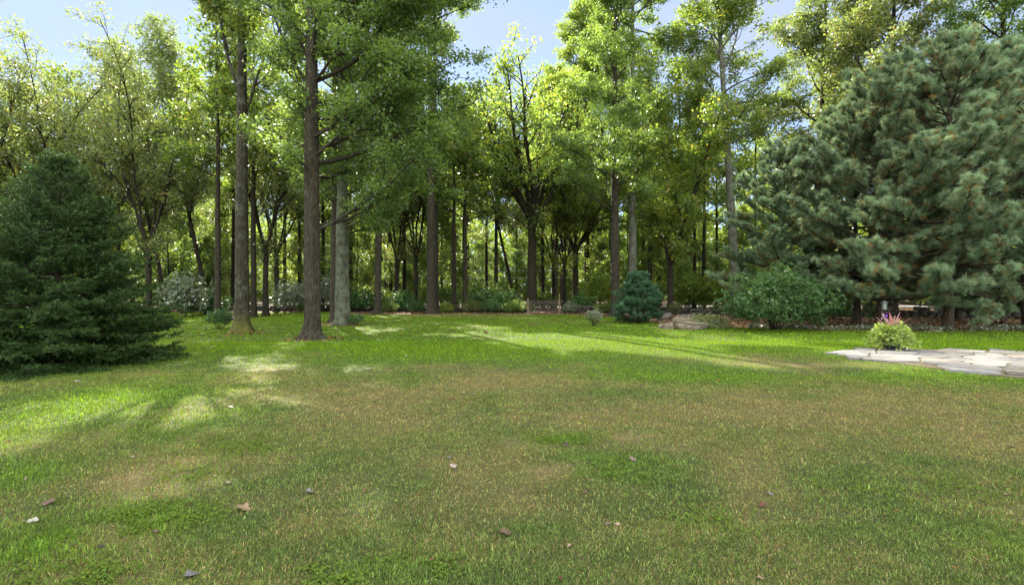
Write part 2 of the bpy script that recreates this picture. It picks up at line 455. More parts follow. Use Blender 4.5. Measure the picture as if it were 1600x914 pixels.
def broad_tree(name, seed, H, r0, cb, spread, nl, leafn, leafs, el=(15, 60), prof=0.6, bark=None, leaf=None, lean=(0, 0),
               fork=None, extra=(), wob=0.010, bare=0.12, sub=0.62, aspect=0.75, lop=None, cluster=0.24, up2=0.03, trunk_only_to=None):
    rng = np.random.default_rng(seed)
    W = Wood()
    ctr, ctint, cout = [], [], []
    def twigs(pts, L, weight=1.0):
        n = max(1, int(L / 0.32))
        for _ in range(n):
            t = rng.uniform(0.15, 1.0) * (len(pts) - 1)
            i = int(min(t, len(pts) - 2)); p = pts[i] + (pts[i + 1] - pts[i]) * (t - i)
            ctr.append(p); ctint.append(rng.uniform(0, 1)); cout.append(weight)
    def branch(p, d, L, r, lvl):
        n = {1: 9, 2: 6, 3: 4}[lvl]
        pts = poly(rng, p, d, L, n, {1: 0.10, 2: 0.16, 3: 0.22}[lvl], {1: up2, 2: 0.02, 3: -0.01}[lvl])
        rad = np.linspace(r, max(r * 0.22, 0.006), n + 1)
        W.tube(pts, rad, {1: 7, 2: 5, 3: 3}[lvl])
        if lvl == 3:
            twigs(pts, L * 1.4)
            return
        nc = int(L / (0.62 if lvl == 1 else 0.42)) + 1
        isbare = rng.uniform() < bare
        for k in range(nc):
            t = (0.2 if lvl == 1 else 0.15) + (0.98 - 0.2) * (k + rng.uniform(0, 1)) / nc
            t = min(t, 0.99)
            x = t * n; i = int(min(x, n - 1))
            q = pts[i] + (pts[i + 1] - pts[i]) * (x - i)
            tg = unit(pts[i + 1] - pts[i])
            side = unit(np.cross(tg, rng.normal(0, 1, 3)))
            side[2] *= 0.65
            ang = rng.uniform(0.55, 1.0)
            dd = tg * math.cos(ang) + side * math.sin(ang) + np.array([0, 0, 0.08])
            LL = L * sub * (1 - 0.62 * t) * rng.uniform(0.55, 1.1)
            if LL < 0.3:
                LL = 0.3
            if isbare and lvl == 2 and rng.uniform() < 0.75:
                continue
            branch(q, dd, LL, max(rad[i] * 0.55, 0.008), lvl + 1)
        twigs(pts[-3:], 1.0)
    z = np.concatenate([[-0.15, 0.08, 0.25, 0.5, 0.9, 1.5], np.linspace(2.4, H, 15)])
    if fork:
        z = z[z < fork[0]]
        z = np.append(z, fork[0])
    off = np.cumsum(rng.normal(0, wob * H / 15, (len(z), 2)), axis=0)
    off -= off[2]
    off[:3] *= 0.2
    tt = np.clip(z / H, 0, 1)
    pts = np.stack([off[:, 0] + lean[0] * z + 0.0, off[:, 1] + lean[1] * z, z], 1)
    rad = r0 * (1 - 0.93 * tt) ** 0.85 + r0 * 0.62 * np.exp(-np.maximum(z, 0) / 0.22)
    rad = rad * (1 + rng.normal(0, 0.035, len(z)))
    W.tube(pts, rad, 16, (0.22 * np.exp(-np.maximum(z, 0) / 0.4) + 0.04, 5, rng.uniform(0, 6)))
    def on_trunk(zz):
        return np.array([np.interp(zz, z, pts[:, 0]), np.interp(zz, z, pts[:, 1]), zz]), np.interp(zz, z, rad)
    if fork:
        hf, ns, fel, fl = fork
        p0, rr = on_trunk(hf)
        for k in range(ns):
            az = 2 * np.pi * (k + rng.uniform(-0.2, 0.2)) / ns + 0.4
            e = R(fel + rng.uniform(-8, 12))
            d = np.array([math.cos(az) * math.cos(e), math.sin(az) * math.cos(e), math.sin(e)])
            branch(p0 - np.array([0, 0, 0.15]), d, fl * rng.uniform(0.8, 1.1), rr * 0.62, 1)
    ga = rng.uniform(0, 6)
    for k in range(nl):
        t = (k + rng.uniform(0.1, 0.9)) / nl
        zz = cb + (H * (hf / H if fork else 0.975) - cb) * t
        ga += 2.399 + rng.normal(0, 0.35)
        e = R(el[0] + (el[1] - el[0]) * t + rng.normal(0, 8))
        L = spread * ((1 - t) ** prof * (0.72 + 0.9 * t * (1 - t))) * rng.uniform(0.7, 1.15) + 0.5
        p, rr = on_trunk(zz)
        if lop:
            L *= 1 + lop[1] * math.cos(ga - R(lop[0]))
            if math.sin(ga) < -0.25:
                L *= lop[2]
        d = np.array([math.cos(ga) * math.cos(e), math.sin(ga) * math.cos(e), math.sin(e)])
        branch(p, d, L, min(rr * 0.5, 0.022 + 0.011 * L), 1)
    for (zz, az, e, L) in extra:
        p, rr = on_trunk(zz)
        d = np.array([math.cos(R(az)) * math.cos(R(e)), math.sin(R(az)) * math.cos(R(e)), math.sin(R(e))])
        branch(p, d, L, min(rr * 0.4, 0.022 + 0.0085 * L), 1)
    C = np.array(ctr); T = np.array(ctint)
    idx = rng.integers(0, len(C), leafn)
    cen = C[idx] + rng.normal(0, 1, (leafn, 3)) * np.array([cluster, cluster, cluster * 0.62])
    tint = np.clip(T[idx] * 0.55 + rng.uniform(0, 1, leafn) * 0.45, 0, 1)
    v, f, t, t2 = leaves(rng, cen, leafs, aspect, tint=tint)
    me_w = W.mesh(name + '_wood', bark or M_bark)
    me_l = np_mesh(name + '_leaves', v, [f], [leaf or M_leaf_green], {'tint': t, 'tint2': t2}, smooth=False)
    return me_w, me_l

def needles(rng, base, axis, L, n_per, nl, nw, spread=0.75, tint=None, tint2=None):
    """bottle-brush shoots: base (n,3), axis (n,3) unit, L (n,) shoot lengths"""
    n = len(base)
    m = n * n_per
    b = np.repeat(base, n_per, 0); a = np.repeat(axis, n_per, 0); l = np.repeat(L, n_per)[:, None]
    s = rng.uniform(0.1, 1.0, (m, 1))
    rd = rng.normal(0, 1, (m, 3))
    rd = unit(rd - a * (rd * a).sum(1, keepdims=True))
    p = b + a * l * s
    d = unit(a * (1 - spread * rng.uniform(0.5, 1.1, (m, 1))) + rd * spread)
    ln = nl * rng.uniform(0.7, 1.15, (m, 1)) * np.repeat(rng.uniform(0.65, 1.25, n), n_per)[:, None]
    w = unit(np.cross(d, rng.normal(0, 1, (m, 3)))) * nw * 0.5
    v = np.stack([p - w, p + w, p + d * ln], 1).reshape(-1, 3)
    f = np.arange(m * 3).reshape(m, 3)
    t = np.repeat(np.repeat(tint if tint is not None else rng.uniform(0, 1, n), n_per) * 0.85 + rng.uniform(0, 0.15, m), 3)
    t2 = np.repeat(np.repeat(tint2 if tint2 is not None else np.zeros(n), n_per), 3)
    return v, f, t, t2

def pine_tree(name, seed, H, r0, cb, Rm, whorl=0.53, per=5, n_per=22, nl=0.13, nw=0.014, mat=None, prof=0.75, dens=1.0, brown=0.25, lo=0.75):
    rng = np.random.default_rng(seed)
    W = Wood()
    z = np.concatenate([[-0.1, 0.1, 0.3, 0.7], np.linspace(1.2, H, 12)]) if H > 4 else np.linspace(-0.05, H, 6)
    off = np.cumsum(rng.normal(0, 0.03, (len(z), 2)), axis=0) * min(1, H / 8)
    pts = np.stack([off[:, 0], off[:, 1], z], 1)
    W.tube(pts, r0 * (1 - 0.93 * np.clip(z / H, 0, 1)) + r0 * 0.4 * np.exp(-np.maximum(z, 0) / 0.3), 10)
    B, A, LL, T, T2 = [], [], [], [], []
    zz = cb
    while zz < H * 0.985:
        t = (zz - cb) / (H - cb)
        base = np.array([np.interp(zz, z, pts[:, 0]), np.interp(zz, z, pts[:, 1]), zz])
        az0 = rng.uniform(0, 6.28)
        for k in range(per):
            az = az0 + 2 * np.pi * k / per + rng.normal(0, 0.25)
            L = Rm * ((1 - t) ** prof) * (lo + (1 - lo) * min(1, t * 4)) * rng.uniform(0.6, 1.22) + 0.25
            e = R(-5 + 46 * t + rng.normal(0, 9))
            d = np.array([math.cos(az) * math.cos(e), math.sin(az) * math.cos(e), math.sin(e)])
            n = 7
            bp = poly(rng, base, d, L, n, 0.06, 0.05)
            W.tube(bp, np.linspace(0.02 + 0.009 * L, 0.008, n + 1), 4)
            ns = int(L * 5.5 * dens) + 4
            bt = rng.uniform(0, 1)
            ncl = max(2, int(L / 1.0))
            cu = 0.40 + 0.60 * (np.arange(ncl) + rng.uniform(0.5, 1.0, ncl)) / ncl
            for s in range(ns):
                u = cu[s % ncl] + rng.normal(0, 0.045) if rng.uniform() < 0.92 else rng.uniform(0.25, 1)
                u = min(max(u, 0.15), 1.0)
                x = u * n; i = int(min(x, n - 1))
                q = bp[i] + (bp[i + 1] - bp[i]) * (x - i)
                tg = unit(bp[i + 1] - bp[i])
                sgn = 1 if rng.uniform() < 0.5 else -1
                sd = unit(np.cross(tg, [0, 0, 1.0])) * sgn
                sl = (0.20 * L * (1.02 - u) + 0.42 * min(1, L / 1.5)) * rng.uniform(0.6, 1.15)
                dd = unit(tg * 0.75 + sd * rng.uniform(0.3, 0.9) + np.array([0, 0, rng.uniform(-0.1, 0.75)]))
                tw = poly(rng, q, dd, sl, 3, 0.1, 0.06)
                W.tube(tw, np.linspace(0.012, 0.005, 4), 3)
                m = max(3, int(sl / 0.055 * dens))
                for j in range(m):
                    uu = rng.uniform(0.25, 1.0)
                    y = uu * 3; jj = int(min(y, 2))
                    pp = tw[jj] + (tw[jj + 1] - tw[jj]) * (y - jj)
                    ax = unit(unit(tw[jj + 1] - tw[jj]) + rng.normal(0, 0.7, 3) + np.array([0, 0, 0.3]))
                    B.append(pp); A.append(ax); LL.append(0.10 * rng.uniform(0.7, 1.3) * (nl / 0.13))
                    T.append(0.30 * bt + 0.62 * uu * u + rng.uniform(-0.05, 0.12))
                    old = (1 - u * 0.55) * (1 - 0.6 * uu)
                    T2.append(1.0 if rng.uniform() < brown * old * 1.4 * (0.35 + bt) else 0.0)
        zz += whorl * rng.uniform(0.8, 1.2) * (1 - 0.35 * t)
    # leader tip
    for j in range(8):
        B.append(np.array([pts[-1, 0], pts[-1, 1], H - 0.1 * j])); A.append(unit(np.array([0, 0, 1.0]) + rng.normal(0, 0.4, 3))); LL.append(0.14); T.append(0.9); T2.append(0.0)
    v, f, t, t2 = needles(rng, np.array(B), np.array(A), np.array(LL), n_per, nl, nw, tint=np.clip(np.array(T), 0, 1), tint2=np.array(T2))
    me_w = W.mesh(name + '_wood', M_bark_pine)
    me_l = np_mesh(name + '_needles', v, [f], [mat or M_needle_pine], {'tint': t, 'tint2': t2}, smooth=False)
    return me_w, me_l

def spruce_tree(name, seed, H, Rm, whorl=0.17, per=12, n_per=26, nl=0.044, nw=0.017):
    rng = np.random.default_rng(seed)
    W = Wood()
    z = np.linspace(-0.05, H, 8)
    W.tube(np.stack([z * 0, z * 0, z], 1), 0.13 * (1 - 0.95 * np.clip(z / H, 0, 1)), 8)
    B, A, LL, T = [], [], [], []
    zz = 0.12
    while zz < H * 0.985:
        t = zz / H
        az0 = rng.uniform(0, 6.28)
        pn = per + 4 if t < 0.35 else (per if t < 0.7 else 6)
        for k in range(pn):
            az = az0 + 2 * np.pi * k / pn + rng.normal(0, 0.22)
            L = Rm * (min(1, 0.8 + t * 1.2)) * (1 - t) ** 0.85 * rng.uniform(0.8, 1.12) + 0.10
            e = R(-6 + 50 * t ** 1.3 + rng.normal(0, 6))
            d = np.array([math.cos(az) * math.cos(e), math.sin(az) * math.cos(e), math.sin(e)])
            n = 7
            bp = poly(rng, np.array([0, 0, zz]), d, L, n, 0.045, -0.01)
            bp[:, 2] += 0.10 * L * np.linspace(0, 1, n + 1) ** 3       # upturned tips
            bp[:, 2] = np.maximum(bp[:, 2], 0.06)
            W.tube(bp, np.linspace(0.010 + 0.007 * L, 0.004, n + 1), 4)
            ns = int(L / 0.07) + 2
            bt = rng.uniform(0, 1)
            for s in range(ns):
                u = 0.25 + 0.75 * (s + rng.uniform(0, 1)) / ns
                x = min(u, 1.0) * n; i = int(min(x, n - 1))
                q = bp[i] + (bp[i + 1] - bp[i]) * (x - i)
                tg = unit(bp[i + 1] - bp[i])
                sgn = 1 if s % 2 else -1
                sd = unit(np.cross(tg, [0, 0, 1.0])) * sgn
                sl = (0.36 * L * (1.03 - u) + 0.12) * rng.uniform(0.7, 1.1)
                dd = unit(tg * 0.7 + sd * 0.75 + np.array([0, 0, rng.uniform(-0.30, 0.12)]))
                m = max(2, int(sl / 0.10))
                for j in range(m):
                    pp = q + dd * sl * (j / m)
                    ax = unit(dd + rng.normal(0, 0.28, 3) + np.array([0, 0, -0.05]))
                    B.append(pp); A.append(ax); LL.append(0.15 * rng.uniform(0.8, 1.3))
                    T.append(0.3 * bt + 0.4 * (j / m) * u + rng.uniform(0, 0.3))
            B.append(bp[-1] - unit(bp[-1] - bp[-2]) * 0.06); A.append(unit(bp[-1] - bp[-2])); LL.append(0.18); T.append(0.9)
        zz += whorl * rng.uniform(0.75, 1.25) * (1 - 0.3 * t)
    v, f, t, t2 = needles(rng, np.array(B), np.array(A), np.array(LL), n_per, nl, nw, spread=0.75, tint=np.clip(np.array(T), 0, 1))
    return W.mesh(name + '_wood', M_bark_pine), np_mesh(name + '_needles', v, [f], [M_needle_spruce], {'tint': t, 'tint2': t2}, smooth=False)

def shrub_mesh(name, seed, rx, ry, rz, n, ls, aspect=0.5, mat=None, lump=0.22, zc=0.5, stems=7, skirt=0.0, whorl=7, shell=0.33, stem_r=0.02):
    """leafy shrub: lumpy dome of leaf whorls on many stems. Height rz, half widths rx, ry"""
    rng = np.random.default_rng(seed)
    nc = n // whorl
    u = unit(rng.normal(0, 1, (nc * 2, 3)))
    u = u[u[:, 2] > -0.75][:nc]
    nc = len(u)
    nzv = np.array([mnoise.fractal(Vector((a[0] * 1.8 + seed, a[1] * 1.8, a[2] * 1.8)), 1.0, 2.0, 3) for a in u])
    rr = (1 + lump * nzv) * (rng.uniform(0.0, 1, nc) ** shell)
    half = rz * (1 - zc)
    c = u * rr[:, None] * np.array([rx, ry, 1])
    c[:, 2] = rz * zc + np.where(u[:, 2] > 0, u[:, 2] * half, u[:, 2] * rz * (zc - skirt)) * rr
    T = rng.uniform(0, 1, nc)
    cc = np.repeat(c, whorl, 0)
    out = unit(np.repeat(u, whorl, 0) + rng.normal(0, 0.7, (nc * whorl, 3)))
    cen = cc + out * ls * 0.55
    tint = np.clip(np.repeat(T, whorl) * 0.6 + rng.uniform(0, 0.4, len(cen)), 0, 1)
    v, f, t, t2 = leaves(rng, cen, ls, aspect, up=0.7, tilt=0.5, tint=tint, outdir=out * 2)
    W = Wood()
    for k in range(stems):
        az = 2 * np.pi * k / stems + rng.normal(0, 0.3)
        e = R(rng.uniform(48, 80))
        d = np.array([math.cos(az) * math.cos(e), math.sin(az) * math.cos(e), math.sin(e)])
        L = rz * rng.uniform(0.65, 0.85)
        p = poly(rng, np.array([math.cos(az) * 0.05 * rx, math.sin(az) * 0.05 * ry, -0.04]), d, L, 6, 0.10, 0.02)
        W.tube(p, np.linspace(stem_r, stem_r * 0.3, 7), 5)
        for j in range(5):
            q = p[rng.integers(2, 6)]
            dd = unit(np.array([rng.normal(), rng.normal(), 0.6]))
            W.tube(poly(rng, q, dd, L * 0.45, 3, 0.12, 0.0), np.linspace(stem_r * 0.5, stem_r * 0.15, 4), 3)
    return W.mesh(name + '_stems', M_bark_dark), np_mesh(name + '_leaves', v, [f], [mat or M_leaf_shrub], {'tint': t, 'tint2': t2}, smooth=False)

def plant(kind, meshes, x, y, s, rz, label, cat, group=None, mats=None, names=('trunk', 'crown'), sz=None, z=0.0):
    root = empty(kind, (x, y, z), label, cat, group, rz)
    root.scale = (s, s, sz if sz else s)
    for i, (me, nm) in enumerate(zip(meshes, names)):
        o = mesh_obj(nm, me, root)
        if mats and mats[i] is not None:
            o.material_slots[0].link = 'OBJECT'
            o.material_slots[0].material = mats[i]
    return root

# ------------------------------------------------------------------ ground
EDGE_PX = np.array([-400, 0, 270, 500, 560, 800, 880, 960, 1040, 1180, 1300, 1600, 2000], float)
EDGE_Y = 1280.0 / (np.array([492, 492, 489, 488, 492, 490.5, 491.5, 496, 508, 514, 517, 518, 518], float) - 457.0)

def lawn_edge(x, y):
    px = 800 + 800 * x / np.maximum(y, 0.5)
    return np.interp(px, EDGE_PX, EDGE_Y) + (fbm(x, y, 2.2, 5) - 0.5) * 2.0

def lawn_mask(x, y):
    return np.clip((lawn_edge(x, y) - y) / 1.2 + 0.5, 0, 1)

def gheight(x, y):
    return (fbm(x, y, 1.3, 21, 3) - 0.5) * 0.05 + (fbm(x, y, 9.0, 22, 2) - 0.5) * 0.08

# patches given as ground positions (x, y, rx, ry, strength)
def gp(px, py):
    Y = 1280.0 / (py - 457.0)
    return ((px - 800) / 800.0 * Y, Y)
def patch(px, py, wx, hy, a):
    x, y = gp(px, py)
    x2 = gp(px + wx, py)[0]
    y1 = gp(px, py - hy)[1]; y2 = gp(px, py + hy)[1]
    return (x, (y1 + y2) / 2, abs(x2 - x), abs(y1 - y2) / 2, a)
BROWN = [patch(720, 532, 110, 9, 0.6), patch(820, 600, 260, 26, 0.85), patch(560, 630, 170, 30, 0.75), patch(1000, 640, 260, 24, 0.55), patch(1400, 640, 240, 40, 0.95),
         patch(1200, 568, 170, 10, 1.0), patch(1480, 690, 200, 40, 0.7), patch(700, 780, 260, 70, 0.5), patch(1250, 760, 250, 80, 0.45),
         patch(240, 742, 70, 14, 0.9), patch(195, 830, 50, 22, 0.75), patch(450, 660, 120, 20, 0.5), patch(760, 492, 120, 4, 1.0), patch(920, 503, 60, 4, 0.8),
         patch(150, 690, 80, 18, 0.6), patch(990, 545, 60, 5, 0.4)]
GREEN = [patch(1050, 585, 180, 18, 0.9), patch(700, 545, 240, 14, 0.7), patch(120, 640, 160, 40, 0.9), patch(60, 720, 90, 40, 0.8), patch(320, 660, 120, 30, 0.6),
         patch(900, 525, 200, 12, 0.8), patch(1350, 530, 250, 12, 0.8), patch(1180, 590, 120, 16, 0.5), patch(980, 740, 80, 22, 0.6), patch(230, 815, 110, 30, 0.75),
         patch(60, 870, 120, 40, 0.7), patch(900, 685, 40, 10, 0.7), patch(1480, 585, 160, 14, 0.8), patch(1500, 820, 120, 60, 0.4), patch(600, 880, 90, 30, 0.4)]
SOIL = [patch(985, 686, 26, 6, 1.0), patch(808, 692, 24, 5, 0.9), patch(872, 731, 26, 8, 0.8), patch(1050, 701, 26, 6, 0.8), patch(1345, 718, 30, 7, 0.8),
        patch(245, 742, 34, 12, 0.9), patch(197, 836, 30, 16, 0.7), patch(490, 554, 40, 4, 0.8), patch(1240, 570, 90, 4, 0.5), patch(530, 505, 34, 3, 0.7), patch(660, 493, 60, 3, 1.0)]
def field(P, x, y):
    f = np.zeros_like(x)
    for (cx, cyy, rx, ry, a) in P:
        f = np.maximum(f, a * np.exp(-(((x - cx) / rx) ** 2 + ((y - cyy) / ry) ** 2)))
    return f

def lawn_color(x, y, rng=None):
    """returns soil amount, dryness, lushness"""
    n1 = fbm(x, y, 1.6, 3, 4); n2 = fbm(x, y, 0.35, 8, 3); n3 = fbm(x, y, 5.0, 11, 3)
    jx = x + (n1 - 0.5) * 1.2; jy = y + (fbm(x, y, 1.6, 33, 4) - 0.5) * 1.6
    br = field(BROWN, jx, jy); gr = field(GREEN, jx, jy); so = field(SOIL, x + (n2 - 0.5) * 0.3, y + (n2 - 0.5) * 0.3)
    far = np.clip((y - 9) / 5, 0, 1)
    dry = np.clip(0.41 - 0.51 * far + 0.66 * br - 0.85 * gr + (n1 - 0.5) * 1.5 + (n2 - 0.5) * 1.2 + (n3 - 0.5) * 0.6, 0, 1)
    lush = np.clip(0.15 + 0.7 * gr + 0.55 * far - 0.5 * br + (n2 - 0.5) * 0.8 + (n1 - 0.5) * 0.6, 0, 1)
    return so, dry, lush

def build_ground():
    # far woodland floor, out to the horizon
    m = simple_mat('woodland_floor', (0.050, 0.036, 0.020), (0.125, 0.088, 0.048), scale=1.5, bump=0.6, bdist=0.1, c2=(0.045, 0.06, 0.018))
    g = np.array([[-1500, -1500, -0.12], [1500, -1500, -0.12], [1500, 1500, -0.12], [-1500, 1500, -0.12]], float)
    o = mesh_obj('ground', np_mesh('ground', g, [np.array([[0, 1, 2, 3]])], [m], smooth=False))
    o['kind'] = 'structure'
    # lawn sheet
    xs = np.arange(-58, 58.01, 0.25); ys = np.concatenate([np.arange(-6, 1.0, 0.5), np.arange(1.0, 14, 0.12), np.arange(14, 52.01, 0.3)])
    X, Y = np.meshgrid(xs, ys)
    x = X.ravel(); y = Y.ravel()
    z = gheight(x, y)
    edge = np.minimum.reduce([x + 58, 58 - x, y + 6, 52 - y])
    z = z - 0.2 * np.clip(1 - edge / 1.5, 0, 1)
    so, dry, lush = lawn_color(x, y)
    mk = lawn_mask(x, y)
    green = np.array([0.032, 0.046, 0.013]); lushc = np.array([0.034, 0.060, 0.008]); straw = np.array([0.092, 0.076, 0.030]); soil = np.array([0.21, 0.15, 0.08])
    litter = np.array([0.085, 0.056, 0.030])
    c = green[None] * (1 - lush[:, None]) + lushc[None] * lush[:, None]
    c = c * (1 - dry[:, None] * 0.85) + straw[None] * dry[:, None] * 0.85
    so = so * np.clip(fbm(x, y, 0.25, 55, 3) * 2.4 - 0.6, 0, 1) * 0.7
    c = c * (1 - so[:, None]) + soil[None] * so[:, None]
    ln = fbm(x, y, 0.8, 44, 3)[:, None]
    c = c * mk[:, None] + litter[None] * (0.5 + ln) * (1 - mk[:, None])
    nx, ny = len(xs), len(ys)
    i = np.arange(ny - 1)[:, None] * nx + np.arange(nx - 1)[None, :]
    q = np.stack([i, i + 1, i + nx + 1, i + nx], -1).reshape(-1, 4)
    o = mesh_obj('lawn', np_mesh('lawn', np.stack([x, y, z], 1), [q], [attr_mat('lawn_soil', noise_scale=22, bump=0.7)], {'col': c}))
    o['kind'] = 'structure'

PATIO = np.array([(8.3, 13.05), (8.75, 13.9), (9.9, 14.55), (11.6, 14.35), (14.5, 13.9), (18.5, 12.6), (18.0, 8.2), (14, 7.6), (10.2, 8.9), (9.35, 9.75), (8.85, 10.9), (8.5, 12.1)])
def in_poly(x, y, P):
    ins = np.zeros(len(x), bool)
    n = len(P)
    for i in range(n):
        x1, y1 = P[i]; x2, y2 = P[(i + 1) % n]
        c = ((y1 > y) != (y2 > y)) & (x < (x2 - x1) * (y - y1) / (y2 - y1 + 1e-12) + x1)
        ins ^= c
    return ins

def build_grass():
    rng = np.random.default_rng(5)
    V, F3, F4, C = [], [], [], []
    nv = 0
    bands = [(1.6, 3.6, 13500, 0.0031, 0.031, 2), (3.6, 6.0, 6400, 0.0042, 0.032, 2), (6.0, 10.0, 3000, 0.0062, 0.035, 2), (10.0, 17.0, 1150, 0.0092, 0.040, 1), (17.0, 45.0, 260, 0.018, 0.048, 1)]
    for (y0, y1, dens, bw, bl, seg) in bands:
        ratio = 1.22
        area = ratio * (y1 * y1 - y0 * y0) + (3.2 * (y1 - y0))
        n = int(area * dens)
        y = np.sqrt(rng.uniform(y0 * y0, y1 * y1, n))
        x = rng.uniform(-1, 1, n) * (ratio * y + 1.6)
        mk = lawn_mask(x, y)
        so, dry, lush = lawn_color(x, y)
        so = so * np.clip(fbm(x, y, 0.12, 55, 3) * 3.2 - 0.9, 0, 1)
        keep = rng.uniform(0, 1, n) < mk * (1 - 0.92 * so) * (0.62 + 0.38 * (1 - dry))
        keep &= ~in_poly(x, y, PATIO)
        x, y, so, dry, lush = [a[keep] for a in (x, y, so, dry, lush)]
        n = len(x)
        z = gheight(x, y) - 0.003
        az = rng.uniform(0, 2 * np.pi, n)
        tuft = fbm(x, y, 0.22, 61, 2)
        az = az + fbm(x, y, 0.3, 62, 2) * 3
        isdry = rng.uniform(0, 1, n) < dry * 0.70 + 0.05 - 0.05 * np.clip((y - 10) / 5, 0, 1)
        lean = np.where(isdry, rng.uniform(1.0, 1.56, n), rng.uniform(0.45, 1.5, n))
        L = bl * rng.uniform(0.55, 1.35, n) * (0.7 + 0.6 * tuft) * np.where(isdry, 0.9, 0.85 + 0.5 * lush)
        wd = bw * rng.uniform(0.7, 1.4, n)
        r1, r2, r3 = rng.uniform(0, 1, n), rng.uniform(0, 1, n), rng.uniform(0, 1, n)
        g1 = np.array([0.060, 0.086, 0.026]); g2 = np.array([0.088, 0.132, 0.032]); g3 = np.array([0.066, 0.142, 0.008]); blue = np.array([0.072, 0.115, 0.040])
        d1 = np.array([0.202, 0.180, 0.076]); d2 = np.array([0.145, 0.113, 0.052])
        gc = g1 * (1 - r1[:, None]) + g2 * r1[:, None]
        gc = gc * (1 - lush[:, None] * 0.8) + (g3 * (0.75 + 0.5 * r2[:, None])) * lush[:, None] * 0.8
        gc = np.where((r3 < 0.10)[:, None], blue, gc)
        fy = np.clip((y - 8) / 6, 0, 1)[:, None] * 0.85
        gc = gc * (1 - fy) + np.array([0.078, 0.140, 0.007]) * (0.7 + 0.6 * r2[:, None]) * fy
        dc = d1 * r1[:, None] + d2 * (1 - r1[:, None])
        c = np.where(isdry[:, None], dc, gc) * np.exp(rng.normal(0, 1, n) * np.where(isdry, 0.26, 0.38) + np.where(isdry, 0.20, 0.27))[:, None]
        c = c * (0.72 + 0.56 * fbm(x, y, 0.09, 91, 2))[:, None]
        d = np.stack([np.cos(az), np.sin(az), np.zeros(n)], 1)
        sd = np.stack([-np.sin(az), np.cos(az), np.zeros(n)], 1)
        # random facing of the flat of the blade
        base = np.stack([x, y, z], 1)
        up1 = np.sin(np.pi / 2 - lean * 0.55); h1 = np.cos(np.pi / 2 - lean * 0.55)
        mid = base + d * (L * 0.55 * h1)[:, None]; mid[:, 2] += L * 0.55 * up1
        up2_ = np.cos(lean); h2 = np.sin(lean)
        tip = mid + d * (L * 0.5 * h2)[:, None]; tip[:, 2] += L * 0.5 * np.maximum(up2_, -0.1)
        hw = (sd * (wd * 0.5)[:, None])
        if seg == 2:
            v = np.stack([base - hw * 0.8, base + hw * 0.8, mid + hw, mid - hw, tip], 1)
            k = np.arange(n)[:, None] * 5 + nv
            F4.append(k + np.array([[0, 1, 2, 3]])); F3.append(k + np.array([[3, 2, 4]]))
            C.append(np.repeat(c, 5, 0)); nv += n * 5
        else:
            v = np.stack([base - hw, base + hw, tip], 1)
            k = np.arange(n)[:, None] * 3 + nv
            F3.append(k + np.array([[0, 1, 2]]))
            C.append(np.repeat(c, 3, 0)); nv += n * 3
        V.append(v.reshape(-1, 3))
    # clover and broad-leaved weeds: small flat leaflets in patches
    for (px, py, wx, hy, n) in [(250, 812, 90, 24, 2600), (760, 625, 40, 8, 700), (880, 690, 60, 8, 1200), (380, 700, 70, 14, 1600), (290, 745, 40, 12, 800), (960, 745, 60, 10, 900), (1330, 770, 80, 20, 900),
                                (1500, 760, 80, 30, 900), (120, 905, 100, 22, 1500), (640, 890, 70, 20, 900), (1110, 810, 80, 24, 800), (1420, 660, 70, 10, 500), (520, 905, 80, 20, 900), (1000, 655, 90, 10, 700)]:
        cx, cyy, rx, ry, _ = patch(px, py, wx, hy, 1)
        x = rng.normal(cx, rx * 0.6, n); y = rng.normal(cyy, ry * 0.6, n)
        k_ = (fbm(x, y, 0.18, 71, 2) > 0.45) & (y > 1.5)
        x, y = x[k_], y[k_]
        n = len(x)
        cen = np.stack([x, y, gheight(x, y) + rng.uniform(0.008, 0.035, n)], 1)
        v, f, t, t2 = leaves(rng, cen, 0.017, 0.9, up=1.0, tilt=0.35)
        tt = rng.uniform(0, 1, n)[:, None]
        c = np.array([0.065, 0.115, 0.02]) * (1 - tt) + np.array([0.115, 0.175, 0.03]) * tt
        V.append(v); F4.append(f + nv); C.append(np.repeat(c, 4, 0)); nv += len(v)
    me = np_mesh('grass', np.concatenate(V), [np.concatenate(F4), np.concatenate(F3)], [attr_mat('grass_blades', trans=0.34, rough=0.8, tgain=1.5, spec=0.0)], {'col': np.concatenate(C)}, smooth=False)
    o = mesh_obj('grass', me)
    tag(o, 'short mown lawn grass in mixed green and dry brown patches', 'grass')
    o['kind'] = 'stuff'

